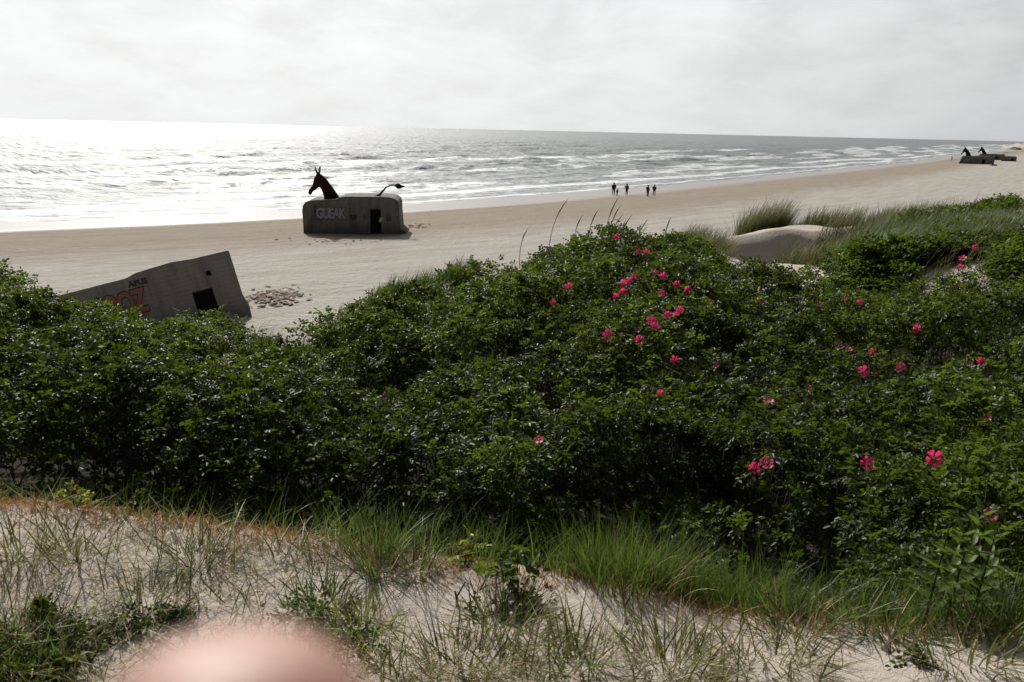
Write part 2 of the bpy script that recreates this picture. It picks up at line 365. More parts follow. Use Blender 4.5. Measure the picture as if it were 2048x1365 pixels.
m, t, out = mat('rusty steel'); princ(t, out, Base_Color=MIX(t, NOISE(t, OBJ(t), 3, 5), (0.012, 0.008, 0.008), (0.028, 0.014, 0.012)), Roughness=0.85, Specular_IOR_Level=0.2); M_rusty = m
def plain(name, col, rough=0.7, **kw):
    m, t, out = mat(name); nz = NOISE(t, OBJ(t), 7, 4)
    princ(t, out, Base_Color=MIX(t, nz, [c * 0.8 for c in col], [min(1, c * 1.2) for c in col]), Roughness=rough, **kw); return m
M_black = plain('dark paint', (0.008, 0.008, 0.009)); M_void = plain('doorway interior shade', (0.05, 0.05, 0.045), 0.95)  # second one: dark colour standing in for shade inside the doorways

# ------------------------------------------------------------------ shoreline
SHP = np.array([onz(x, y, -0.5)[:2] for x, y in ((-900, 480), (-350, 457), (0, 441), (300, 431), (600, 418), (805, 407), (1000, 395), (1230, 377), (1500, 353), (1700, 335), (1850, 319), (1900, 311))])
d_ = SHP[-1] - SHP[-3]; d_ /= np.linalg.norm(d_)
SHP = np.vstack([SHP[0] + (SHP[0] - SHP[1]) / np.linalg.norm(SHP[0] - SHP[1]) * 6000, SHP, SHP[-1] + d_ * 900 + np.array([20, -12]), SHP[-1] + d_ * 14000 + np.array([260, -170])])
def resmooth(P, it=3):
    for _ in range(it):
        Q = [P[0]]
        for a, b in zip(P[:-1], P[1:]): Q += [a * .75 + b * .25, a * .25 + b * .75]
        P = np.array(Q + [P[-1]])
    return P
SHS = resmooth(SHP)
def shore(X, Y):
    """along-shore coordinate and signed distance (land positive)"""
    P = np.stack([np.ravel(X), np.ravel(Y)], 1); best = np.full(len(P), 1e18); u = np.zeros(len(P)); s = np.zeros(len(P)); acc = 0.0
    for a, b in zip(SHS[:-1], SHS[1:]):
        e = b - a; L = np.hypot(*e); e = e / L
        w = P - a; tt = np.clip(w @ e, 0, L); q = w - tt[:, None] * e; d2 = (q ** 2).sum(1)
        sg = e[1] * w[:, 0] - e[0] * w[:, 1]      # right side of the walk direction = land
        k = d2 < best; best[k] = d2[k]; u[k] = acc + tt[k]; s[k] = np.sign(sg[k]) * np.sqrt(d2[k]); acc += L
    return (u - 6000).reshape(np.shape(X)), s.reshape(np.shape(X))
def beach_z(s): return np.interp(s, [-60, 0, 8, 22, 45, 4000], [-3.0, -0.5, -0.38, -0.08, 0.0, 0.02])

def onb(x, y):
    z = 0.0
    for _ in range(6):
        p = onz(x, y, z); z = float(beach_h(p[0:1], p[1:2])[0])
    return p
def beach_h(X, Y):
    u, s = shore(X, Y)
    return beach_z(s) + 0.07 * fbm(X * 0.25, Y * 0.25, 2, 3) * np.clip(s / 20, 0, 1) * np.clip(1 - np.hypot(X, Y) / 300, 0.0, 1)
def polar(D, A):
    dd, aa = np.meshgrid(D, np.radians(A), indexing='ij'); X = dd * np.sin(aa); Y = dd * np.cos(aa)
    n, k = X.shape; i = np.arange(n - 1)[:, None] * k + np.arange(k - 1)[None]
    Fq = np.stack([i, i + k, i + k + 1, i + 1], -1).reshape(-1, 4)
    return X, Y, Fq
# dune sheet
Dd = np.concatenate([np.exp(np.linspace(math.log(0.12), math.log(5), 190))[:-1], np.exp(np.linspace(math.log(5), math.log(88), 300))])
Aa = np.concatenate([np.arange(-180, -50, 3.0), np.arange(-50, 50, 0.33), np.arange(50, 180.1, 2.6)]); Aa[-1] = 180
X, Y, Fq = polar(Dd, Aa)
Z = ground(X, Y)
az = np.degrees(np.arctan2(X, Y)); Dm = np.hypot(X, Y)
dark_mask = np.clip((Dm - d_edge(az) - 0.10 + 0.12 * fbm(X * 4, Y * 4, 3)) / 0.18, 0, 1) * np.clip((d_end(az) + 0.9 - Dm) / 0.8, 0, 1) * (np.abs(az) < 60)
dark_mask = np.maximum(dark_mask, np.clip((az - az_of(1640)) / .6, 0, 1) * np.clip((az_of(1800) - az) / .6, 0, 1) * (Dm > 11.5) * np.clip((14.0 - Dm) / .3, 0, 1))  # shaded face of the hollow darkened in the ground colour
dark_mask = np.maximum(dark_mask, .8 * np.clip((az - az_of(1760)) / 2, 0, 1) * (az < 60) * (Dm > 11.5) * np.clip((17.0 - Dm) / 2, 0, 1) * np.clip(.7 + 2 * fbm(X, Y, 33, 3), 0, 1))
o = mk('dune', np.stack([X, Y, Z], -1).reshape(-1, 3), Fq, M_dune, smooth=True, attrs={'litter_shade': dark_mask.ravel()})
tag(o, 'pale dune sand sloping away under grass and roses', kind='structure')
# beach
X, Y, Fq = polar(np.exp(np.linspace(math.log(8), math.log(14000), 420)), np.concatenate([np.arange(-180, -50, 4), np.arange(-50, 50, 0.25), np.arange(50, 180.1, 4)]))
u, s = shore(X, Y)
Z = beach_z(s) + 0.07 * fbm(X * 0.25, Y * 0.25, 2, 3) * np.clip(s / 20, 0, 1) * np.clip(1 - np.hypot(X, Y) / 300, 0.0, 1)
o = mk('beach', np.stack([X, Y, Z], -1).reshape(-1, 3), Fq, M_beach, smooth=True, attrs={'shore': np.stack([u, s, 0 * s], -1).reshape(-1, 3)})
tag(o, 'wide flat tan sand beach', kind='structure')
# sea
X, Y, Fq = polar(np.exp(np.linspace(math.log(45), math.log(16000), 1000)), np.concatenate([np.arange(-120, -50, 1.0), np.arange(-50, 50, 0.14), np.arange(50, 90.1, 1.0)]))
u, s = shore(X, Y); off = -s; Dm = np.hypot(X, Y); sp = Dm * 0.006
z = np.zeros_like(X)
WD = [(9.0, 0.20, -0.35), (6.1, 0.13, 0.05), (14.0, 0.22, -0.1), (4.0, 0.09, -0.6), (22.0, 0.2, -0.25), (2.7, 0.05, 0.3)]
for k, (L, A_, th) in enumerate(WD):
    ca, sa = math.cos(2.5 + th), math.sin(2.5 + th)
    ph = (X * ca + Y * sa) * 2 * math.pi / L + 5.0 * fbm(X / (L * 4), Y / (L * 4), 40 + k, 2)
    a = A_ * (0.35 + 1.3 * (vnoise(X / (L * 3), Y / (L * 2), 60 + k) + 0.5)) * np.clip(L / (3 * sp) - 0.6, 0, 1)
    sn = np.sin(ph); z += a * (sn - 0.35 * np.cos(2 * ph))
z *= np.clip(off / 60, 0.04, 1)
foam = np.zeros_like(X)
for k, (s0, H, wd) in enumerate([(9, .10, 1.0), (20, .28, 1.6), (33, .45, 2.0), (47, .55, 2.4), (64, .6, 2.8), (84, .55, 3.2), (108, .5, 3.5)]):
    c0 = s0 + 7.0 * fbm(u / 42, u * 0 + k * 7.3, 80 + k, 4) + 0.6 * fbm(u / 4, u * 0 + k, 91, 2)
    pres = np.clip(3.2 * (vnoise(u / (26 + 5 * k), u * 0 + 11 * k, 99 + k) + 0.18), 0, 1) if k > 0 else 1.0
    q = (off - c0) / wd
    z += H * pres * np.exp(-np.where(q > 0, q * 0.55, q * 1.7) ** 2)
    foam = np.maximum(foam, pres * np.clip(1.2 * np.exp(-np.where(q > 0, q * 1.9, q * 0.55) ** 2) - 0.35 * (q > 0.15), 0, 1))
swash = 1.4 * fbm(u / 9, u * 0, 7, 4) + 0.8
foam = np.maximum(foam, np.clip(1 - np.abs(off + 0.2 - swash) / 0.7, 0, 1) * 0.9)
zw = -0.5 + z + np.clip((1.5 - off) * 0.02, 0, 0.03)
keep = off > -6
kk = keep.ravel()[Fq].all(1)
o = mk('sea', np.stack([X, Y, zw], -1).reshape(-1, 3), Fq[kk], M_sea, smooth=True, attrs={'shore': np.stack([u, off, 0 * s], -1).reshape(-1, 3), 'foam': foam.ravel()})
tag(o, 'rough grey sea glittering under the sun with lines of surf', kind='structure')

# ------------------------------------------------------------------ leaves (compound rose leaves gathered into shoots)
def rot_basis(axis):
    """orthonormal frames for (n,3) axis vectors"""
    a = axis / np.linalg.norm(axis, axis=1, keepdims=True)
    ref = np.where(np.abs(a[:, 2:3]) < 0.9, np.array([[0, 0, 1.0]]), np.array([[1.0, 0, 0]]))
    b = np.cross(ref, a); b /= np.linalg.norm(b, axis=1, keepdims=True)
    return a, b, np.cross(a, b)
def leaflets(base, dirv, nrm, L, Wd, fold=0.35, droop=0.15):
    """hexagonal folded leaflets; arrays base,dirv,nrm (n,3), L,Wd (n,)"""
    side = np.cross(dirv, nrm); side /= np.linalg.norm(side, axis=1, keepdims=True) + 1e-9
    up = np.cross(side, dirv)
    L = L[:, None]; Wd = Wd[:, None]
    e = side * Wd * 0.5; f = up * Wd * fold * 0.5; dr = up * L * droop
    v = np.stack([base, base + dirv * L * .32 + e * .95 + f, base + dirv * L * .72 + e * .8 + f - dr * .5, base + dirv * L - dr,
                  base + dirv * L * .72 - e * .8 + f - dr * .5, base + dirv * L * .32 - e * .95 + f], 1)
    return v
LF = np.array([[0, 1, 2, 3], [0, 3, 4, 5]])
def rose_foliage(P, nrm, size, n_leaf, pairs, tint, spread=(8, 62), R=rng):
    """P (n,3) shoot tips, nrm (n,3) shoot axis. returns verts, tints"""
    n = len(P); a, b, c = rot_basis(nrm)
    V, T = [], []
    for k in range(n_leaf):
        ph = 2.4 * k + R.uniform(0, 6.28, n) * 0.15 + R.uniform(0, 6.28, n) * (k == 0)
        ph = ph + (np.arange(n) * 1.7)
        el = np.radians(R.uniform(*spread, n))
        d = (b * np.cos(ph)[:, None] + c * np.sin(ph)[:, None]) * np.cos(el)[:, None] + a * np.sin(el)[:, None]
        off = a * (-(k / n_leaf) * 0.11 * size[:, None])
        Lr = size * 0.105 * R.uniform(.7, 1.2, n)
        up = np.array([0, 0, 1.0]) + R.normal(0, .42, (n, 3)); sd_ = np.cross(d, up); sd_ /= np.linalg.norm(sd_, axis=1, keepdims=True); un = np.cross(sd_, d)
        un = np.where((un[:, 2:3] < 0), -un, un)
        tt = np.clip(tint + R.normal(0, .14, n), 0, 1)
        for p in range(pairs + 1):
            fr = 0.3 + 0.7 * p / max(pairs, 1)
            bp = P + off + d * (Lr * fr)[:, None] - np.array([0, 0, 1.0]) * (Lr * fr * fr * 0.35)[:, None]
            ll = size * 0.040 * R.uniform(.75, 1.2, n); ww = ll * R.uniform(.55, .72, n)
            for s_ in ((0,) if p == pairs else (-1, 1)):
                dv = d * (1.0 if s_ == 0 else 0.45) + sd_ * s_ * 0.95 - np.array([0, 0, 1.0]) * (0.15 + 0.2 * abs(s_)) * R.uniform(0, 1.6, n)[:, None] + R.normal(0, .15, (n, 3))
                dv /= np.linalg.norm(dv, axis=1, keepdims=True)
                nn = un + R.normal(0, .22, (n, 3))
                V.append(leaflets(bp, dv, nn, ll, ww)); T.append(tt)
    V = np.concatenate(V); T = np.repeat(np.concatenate(T), 6)
    Fc = (np.arange(len(V))[:, None, None] * 6 + LF[None]).reshape(-1, 4)
    return V.reshape(-1, 3), Fc, T
def merge(parts):
    V, Fc, T = [], [], []; o_ = 0
    for v, f, t_ in parts: V.append(v); Fc.append(f + o_); T.append(t_); o_ += len(v)
    return np.concatenate(V), np.concatenate(Fc), np.concatenate(T)
def surf_normal(fn, X, Y, e=0.06):
    gx = (fn(X + e, Y) - fn(X - e, Y)) / (2 * e); gy = (fn(X, Y + e) - fn(X, Y - e)) / (2 * e)
    n = np.stack([-gx, -gy, np.ones_like(gx)], -1); return n / np.linalg.norm(n, axis=1, keepdims=True)
def tubes(A, B, r0, r1, k=3):
    """straight tapered prisms from A to B"""
    ax, b, c = rot_basis(B - A); n = len(A); V = []
    for Q, r in ((A, r0), (B, r1)):
        for j in range(k):
            th = 2 * math.pi * j / k; V.append(Q + (b * math.cos(th) + c * math.sin(th)) * np.asarray(r).reshape(-1, 1))
    V = np.stack(V, 1).reshape(-1, 3); f = np.array([[j, (j + 1) % k, k + (j + 1) % k, k + j] for j in range(k)])
    return V, (np.arange(n)[:, None, None] * 2 * k + f[None]).reshape(-1, 4)

def region_points(n, D0, D1, a0, a1, mask):
    D = np.sqrt(rng.uniform(D0 ** 2, D1 ** 2, n)); a = np.radians(rng.uniform(a0, a1, n))
    X, Y = D * np.sin(a), D * np.cos(a); k = mask(X, Y, D, np.degrees(a)); return X[k], Y[k]
def in_main(X, Y, D, az): return ~((az > az_of(1640)) & (D > 11.9)) & (mounds(X, Y) > -0.60 + rng.uniform(0, .8, len(X)) ** 1.5) & (rng.uniform(0, 1, len(X)) > .6 * gap(X, Y)) & (D > d_edge(az) + 0.42 + 0.3 * vnoise(X * 2.2, Y * 2.2, 4)) & (D < d_end(az) + 1.1 + 0.8 * vnoise(X, Y, 8))
def build_shoots(X, Y, depth, big):
    D = np.hypot(X, Y)
    Cz = canopy(X, Y); G = ground(X, Y)
    z = np.maximum(Cz - depth, G + 0.05)
    nr = surf_normal(canopy, X, Y); nr[:, :2] += rng.normal(0, .28, (len(X), 2)); nr[:, 2] += 0.5
    size = big * rng.uniform(.8, 1.25, len(X))
    clump = np.clip(0.42 + 2.1 * fbm(X * 1.5, Y * 1.5, 77, 2) + rng.normal(0, .16, len(X)), 0, 1)
    return np.stack([X, Y, z], -1), nr, size, clump
parts = []
aL, aR = az_of(-330), az_of(2380)
for (D0, D1, dens, lv, pr, big) in [(2.9, 5.2, 300, 6, 3, .71), (5.2, 8, 250, 6, 3, .74), (8, 15.5, 150, 5, 2, .98)]:
    area = math.pi * (D1 ** 2 - D0 ** 2) * (aR - aL) / 360
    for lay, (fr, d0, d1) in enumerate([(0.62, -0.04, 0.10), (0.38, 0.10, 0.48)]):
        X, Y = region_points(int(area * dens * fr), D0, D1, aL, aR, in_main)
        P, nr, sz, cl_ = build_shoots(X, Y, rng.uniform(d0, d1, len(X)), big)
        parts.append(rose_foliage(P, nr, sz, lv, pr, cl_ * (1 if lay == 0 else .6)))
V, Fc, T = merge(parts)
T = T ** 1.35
thicket = empty('rose_thicket', (0, 6, float(ground(np.array([0.]), np.array([6.]))[0])))
tag(thicket, 'dense dark green wild rose thicket with pink blossoms filling the hollow', 'rose thicket')
def child(o, root): o.parent = root; o.matrix_parent_inverse = Matrix.Translation(root.location).inverted() if root.rotation_euler.z == 0 else root.matrix_basis.inverted(); return o
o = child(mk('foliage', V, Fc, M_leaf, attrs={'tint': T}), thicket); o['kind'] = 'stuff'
print('leaflets', len(V) // 6)
X, Y = region_points(4200, 3.0, 13, aL, aR, in_main)
zt = canopy(X, Y) - 0.12; B = np.stack([X, Y, zt], -1); A_ = B.copy(); A_[:, :2] += rng.normal(0, .12, (len(X), 2)); A_[:, 2] = ground(A_[:, 0], A_[:, 1]) - .03; B[::14, 2] += rng.uniform(.08, .26, len(B[::14]))
V, Fc = tubes(A_, B, np.full(len(X), .006), np.full(len(X), .0025))
o = child(mk('stems', V, Fc, M_twig), thicket); o['kind'] = 'stuff'

# hillside thicket on the right beyond the hollow
def in_hill(X, Y, D, az):
    hol = (az > az_of(1645)) & (az < az_of(1800)) & (D > 12.1) & (D < 13.9)
    return hol | (D > 12.3) & (D < np.where(az > az_of(1980), 15.6, 19.5)) & (az > az_of(1770)) & (fbm(X * .8, Y * .8, 51, 2) > -0.20 - 0.15 * np.clip((az - az_of(1850)) / 4, 0, 1) + .05 * (D - 13))
X, Y = region_points(16000, 12.1, 19.5, az_of(1640), az_of(2500), in_hill)
G = ground(X, Y); zc = G + 0.14 + 0.24 * (fbm(X * 1.1, Y * 1.1, 12, 3) + .4) - rng.uniform(0, .2, len(X))
hn = surf_normal(ground, X, Y); hn[:, :2] += rng.normal(0, .3, (len(X), 2)); hn[:, 2] += .4
V, Fc, T = rose_foliage(np.stack([X, Y, zc], -1), hn, 1.5 * rng.uniform(.8, 1.2, len(X)), 5, 2, np.clip(.5 + fbm(X, Y, 71, 2), 0, 1))
hl = ond(1950, 500, 14.5)
hill = empty('rose_thicket', (float(hl[0]), float(hl[1]), float(ground(hl[0:1], hl[1:2])[0])))
tag(hill, 'wild rose scrub mixed with grass climbing the right hand dune', 'rose thicket')
o = child(mk('foliage', V, Fc, M_leaf, attrs={'tint': T}), hill); o['kind'] = 'stuff'

# ------------------------------------------------------------------ rose blossoms
def blossom_mesh(seed):
    R = np.random.default_rng(seed); V, Fc, T = [], [], []; o_ = 0
    for p in range(5):
        th = 2 * math.pi * p / 5 + R.normal(0, .08); nr_, nc = 5, 5
        for i in range(nr_):
            fr = i / (nr_ - 1)
            for j in range(nc):
                g = (j / (nc - 1) - .5) * 2
                wd = 0.95 * math.sin(math.pi * min(1, .12 + fr * .62)) * .55
                r = .004 + .036 * fr * (1 - .10 * g * g * fr + (.08 if abs(g) < .1 and fr > .9 else 0) * -1)
                a = th + g * wd
                zz_ = .018 * fr ** 1.6 * (1 + .5 * R.normal()) * .8 + .004 * R.normal() * fr + .003 * math.cos(g * 5)
                V.append((r * math.cos(a), r * math.sin(a), zz_ + .002 * (p % 2))); T.append(.3 + .7 * fr * R.uniform(.5, 1))
        for i in range(nr_ - 1):
            for j in range(nc - 1):
                q = o_ + i * nc + j; Fc.append((q, q + nc, q + nc + 1, q + 1))
        o_ += nr_ * nc
    return np.array(V), np.array(Fc), np.array(T)
bv = [blossom_mesh(k) for k in range(4)]
def stamen_bm():
    bm = bmesh.new()
    for k in range(26):
        a = random.uniform(0, 6.28); r = random.uniform(0, .008); h = random.uniform(.004, .008)
        M0 = Matrix.Translation((r * math.cos(a), r * math.sin(a), h))
        bmesh.ops.create_icosphere(bm, subdivisions=1, radius=.0016, matrix=M0)
    return bm
FLOW = [(1137,574,1),(1106,606,.8),(1246,568,1),(1258,562,.9),(1270,554,.9),(1246,586,1.1),(1232,594,1),(1278,504,1),(1292,506,1),(1310,510,.7),(1312,546,.8),(1327,553,.9),
 (1354,570,.9),(1323,587,1),(1376,582,1),(1416,607,1),(1360,621,1),(1351,631,.8),(1336,633,1),(1303,641,1.1),(1310,655,1),(1276,661,.6),(1215,670,1.2),(1278,683,1),(1349,722,1),(1433,732,.6),
 (1832,658,.9),(1679,689,.6),(1697,700,.7),(1747,706,1),(1726,744,1.2),(1801,735,.9),(1964,724,.9),(1938,728,.6),(1537,804,1),(1616,776,.5),(1975,835,.5),(1938,897,1.15),(1867,919,1.2),(1735,928,1),
 (1534,927,1.05),(1508,939,.9),(1720,605,.9),(1690,598,.7),(1640,610,.5),(1525,605,.6),(1521,525,.7),(767,796,.7),(1137,815,.7),(1078,880,.9),(1320,790,.8),(1980,1032,.7),(453,707,.6),(1233,476,.9)]
FLOWH = [(1949,496,.8),(1925,517,1),(1922,537,.9),(1920,572,.9)]
s_me = from_bm('stamens', stamen_bm(), M_stamen, smooth=True); s_data = s_me.data; bpy.data.objects.remove(s_me)
bl_me = []
m, t, out = mat('faded rose petal'); princ(t, out, Base_Color=MIX(t, ATTR(t, 'tint'), (0.45, 0.05, 0.10), (0.72, 0.22, 0.30)), Roughness=.55); M_fade = m
for k, (v, f, t_) in enumerate(bv):
    ob_ = mk('blossom', v * np.array([1, 1, (1, .5, 1.8, 1.2)[k]]), f, M_fade if k == 3 else M_petal, smooth=True, attrs={'tint': t_}); bl_me.append(ob_.data); bpy.data.objects.remove(ob_)
def put_blossom(p, sc, root, k):
    tow = (E0 - p); tow /= np.linalg.norm(tow)
    nz_ = Vector(tow) * random.uniform(.7, 1.1) + Vector((random.uniform(-.4, .4), random.uniform(-.3, .3), random.uniform(.2, .7)))
    q = nz_.to_track_quat('Z', 'Y') @ Vector((0, 0, 1)).rotation_difference(Vector((0, 0, 1)))
    b_ = bpy.data.objects.new('blossom', bl_me[k % 4]); C.objects.link(b_)
    b_.matrix_world = Matrix.Translation(Vector(p)) @ q.to_matrix().to_4x4() @ Matrix.Rotation(random.uniform(0, 6), 4, 'Z') @ Matrix.Scale(sc, 4)
    mw = b_.matrix_world.copy(); b_.parent = root; b_.matrix_parent_inverse = Matrix.Translation(root.location).inverted(); b_.matrix_basis = mw
    st = bpy.data.objects.new('stamens', s_data); C.objects.link(st); st.parent = b_; return b_
for k, (x, y, s_) in enumerate(FLOW):
    p = hit(canopy, x, y, 2.9, 15)
    if p is None: continue
    d = ray(x, y); d /= np.linalg.norm(d); D = math.hypot(p[0], p[1])
    put_blossom(p - d * ((0.36 if x > 1900 else 0.26) if D < 6 else 0.17 if D < 9 else .20), (0.75 + 0.25 * s_) * s_ ** .5 * (.74 + 0.03 * D), thicket, 3 if s_ < .75 else k % 3)
for k, (x, y, s_) in enumerate(FLOWH):
    p = ond(x, y, 13.0 if y > 530 else 15.0); g = float(ground(p[0:1], p[1:2])[0]); h_ = hit(lambda a, b: ground(a, b) + .5, x, y, 11.5, 20)
    put_blossom(h_ if h_ is not None else p, 1.35 * s_, hill, k)

# ------------------------------------------------------------------ grass
def blades(P, azm, lean, L, Wd, curve, seg=5, tint=None, wind=(0.5, 0.1)):
    """P (n,3) roots; azm heading, lean from vertical (rad) at the root, curve adds lean along the blade"""
    n = len(P); pts = [P]; p = P.copy(); th = lean.copy()
    hx = np.cos(azm); hy = np.sin(azm)
    for k in range(seg):
        st = (L / seg)[:, None]
        d = np.stack([np.sin(th) * hx + wind[0] * (k / seg) * np.abs(np.cos(th)) * .35, np.sin(th) * hy + wind[1] * (k / seg) * .3, np.cos(th)], -1)
        d /= np.linalg.norm(d, axis=1, keepdims=True); p = p + d * st; pts.append(p); th = th + curve / seg
    wv = np.stack([-hy, hx, np.zeros(n)], -1); tw = rng.uniform(-1, 1, n)
    wv = wv * np.cos(tw)[:, None] + np.stack([hx, hy, np.zeros(n)], -1) * np.sin(tw)[:, None]
    V = []
    for k, q in enumerate(pts):
        w = Wd * (1 - (k / seg) ** 1.8 * .93) * (.75 if k == 0 else 1) * .5
        V += [q - wv * w[:, None], q + wv * w[:, None]]
    V = np.stack(V, 1).reshape(-1, 3); m_ = 2 * (seg + 1)
    f = np.array([[2 * k, 2 * k + 1, 2 * k + 3, 2 * k + 2] for k in range(seg)])
    Fc = (np.arange(n)[:, None, None] * m_ + f[None]).reshape(-1, 4)
    if tint is None: tint = rng.uniform(0, 1, n)
    return V, Fc, np.repeat(tint, m_)
def tuft_mesh(cx, cy, r, n, L, W_, lean=(0.0, 0.7), curve=(0.2, 1.1), fn=ground, head=None, wind=(0.6, .1)):
    a = rng.uniform(0, 6.28, n); q = np.sqrt(rng.uniform(0, 1, n)) * r
    X = cx + q * np.cos(a); Y = cy + q * np.sin(a); P = np.stack([X, Y, fn(X, Y) - .01], -1)
    hd = a + rng.normal(0, .7, n) if head is None else rng.normal(head, .9, n)
    return blades(P, hd, rng.uniform(*lean, n) * (0.4 + .6 * q / max(r, 1e-3)), L * rng.uniform(.55, 1.1, n), W_ * rng.uniform(.6, 1.3, n), rng.uniform(*curve, n), wind=wind)
def shoulder(X, Y): return canopy(X, Y) - .10
def ghit(x, y, D0=1.2, D1=30):
    p = hit(ground, x, y, min(D0, 1.2), D1)
    return ond(x, y, float(d_edge(az_of(x, y))) + .05) if p is None else p
def tuft(x, y, r, n, L, W_, m_, label, D0=1.2, D1=30, dry=0.25, pt=None, **kw):
    p = ghit(x, y, D0, D1) if pt is None else pt
    if p is None: print('no hit', x, y); return
    root = empty('grass_tuft', (float(p[0]), float(p[1]), float(ground(p[0:1], p[1:2])[0])))
    tag(root, label, 'grass tuft', 'marram grass tufts')
    child(mk('green_blades', *_att(tuft_mesh(p[0], p[1], r, int(n * (1 - dry)), L, W_, **kw), m_)), root)
    if dry > 0: child(mk('dry_blades', *_att(tuft_mesh(p[0], p[1], r, int(n * dry), L * .8, W_ * .8, **kw), M_straw)), root)
    return root
class _A:  pass
def _att(vft, m_): return vft[0], vft[1], m_, None, False, {'tint': vft[2]}

# fringe of green grass between sand edge and roses (nobody could count it)
def fringe(xs, offD, r, n_each, L, W_, m_, **kw):
    out_ = []
    for x in xs:
        a = az_of(x, 1150); D = float(d_edge(a)) + offD + rng.normal(0, .08); cx, cy = D * math.sin(rad(a)), D * math.cos(rad(a))
        out_.append(tuft_mesh(cx, cy, r, n_each, L * rng.uniform(.6, 1.25), W_, **kw))
    return merge(out_)
G1 = merge([fringe(np.arange(-60, 620, 34), 0.10, .12, 16, .24, .0035, M_green, lean=(.1, .9)),
            fringe(np.arange(660, 1150, 26), 0.18, .12, 26, .27, .0042, M_green, lean=(.0, .7)),
            fringe(np.arange(1150, 1520, 13), 0.22, .12, 50, .29, .0042, M_green, lean=(.0, .55)),
            fringe(np.arange(1500, 2200, 18), 0.14, .13, 38, .27, .0045, M_green, lean=(.1, .9))])
o = mk('fringe_grass', G1[0], G1[1], M_green, attrs={'tint': G1[2]}); tag(o, 'green grass growing along the lip of sand in front of the roses', 'grass', kind='stuff')
G2 = merge([fringe(np.arange(-60, 720, 6), 0.0, .055, 30, .065, .0036, M_rust, lean=(.1, 1.2), curve=(.3, 1.8)),
            fringe(np.arange(700, 1100, 8), -0.04, .06, 26, .065, .0036, M_rust, lean=(.1, 1.2), curve=(.3, 1.8)),
            fringe(np.arange(1100, 2150, 10), 0.03, .08, 24, .075, .0036, M_rust, lean=(.1, 1.2), curve=(.3, 1.8))])
o = mk('dry_stubble', G2[0], G2[1], M_rust, attrs={'tint': G2[2]}); tag(o, 'short orange dead stubble matted along the edge of the sand', 'stubble', kind='stuff')
# scattered thin blades and straw over the near sand
def scatter(n, dens_fn, L, W_, lean, curve):
    D = rng.uniform(1.35, 3.7, n); a = np.radians(rng.uniform(-42, 42, n)); X = D * np.sin(a); Y = D * np.cos(a)
    k = (D < d_edge(np.degrees(a)) + .02) & (rng.uniform(0, 1, n) < dens_fn(X, Y)); X, Y = X[k], Y[k]; n = len(X)
    P = np.stack([X, Y, ground(X, Y) + rng.uniform(0, .012, n)], -1)
    return blades(P, rng.uniform(0, 6.28, n), rng.uniform(*lean, n), L * rng.uniform(.4, 1.3, n), W_ * rng.uniform(.5, 1.3, n), rng.uniform(*curve, n), wind=(.2, 0))
def dens(X, Y):
    d = np.clip(-.08 + 4.5 * fbm(X * 2.1, Y * 2.1, 14, 3), 0.02, 1)
    De = d_edge(np.degrees(np.arctan2(X, Y))); bare = np.clip((De - np.hypot(X, Y)) / .45 - .15, 0, 1); bare = np.where(X > -.2, np.clip(bare * 1.0 + .12, 0, 1), 1)
    d = d * bare
    return np.clip(d + np.clip((-X - .25) * .7, 0, .75) * np.clip(.7 + 1.5 * fbm(X * 3, Y * 3, 19, 2), 0, 1), 0, 1)
A1 = scatter(6500, dens, .19, .0055, (.7, 1.6), (-.3, .7)); A2 = scatter(3000, dens, .16, .0052, (.2, 1.2), (0, .9))
B1 = scatter(7500, dens, .15, .0036, (1.0, 1.58), (-.2, .3)); B2 = scatter(2600, dens, .12, .0034, (.2, 1.1), (-.2, .8))
Gs = merge([A1, A2]); o = mk('thin_grass', Gs[0], Gs[1], M_grass, attrs={'tint': Gs[2]}); tag(o, 'thin grey green grass sprawling over the near sand', 'grass', kind='stuff')
Gs = merge([B1, B2]); o = mk('straw_litter', Gs[0], Gs[1], M_straw, attrs={'tint': Gs[2]}); tag(o, 'pale dead straw lying on the near sand', 'straw', kind='stuff')

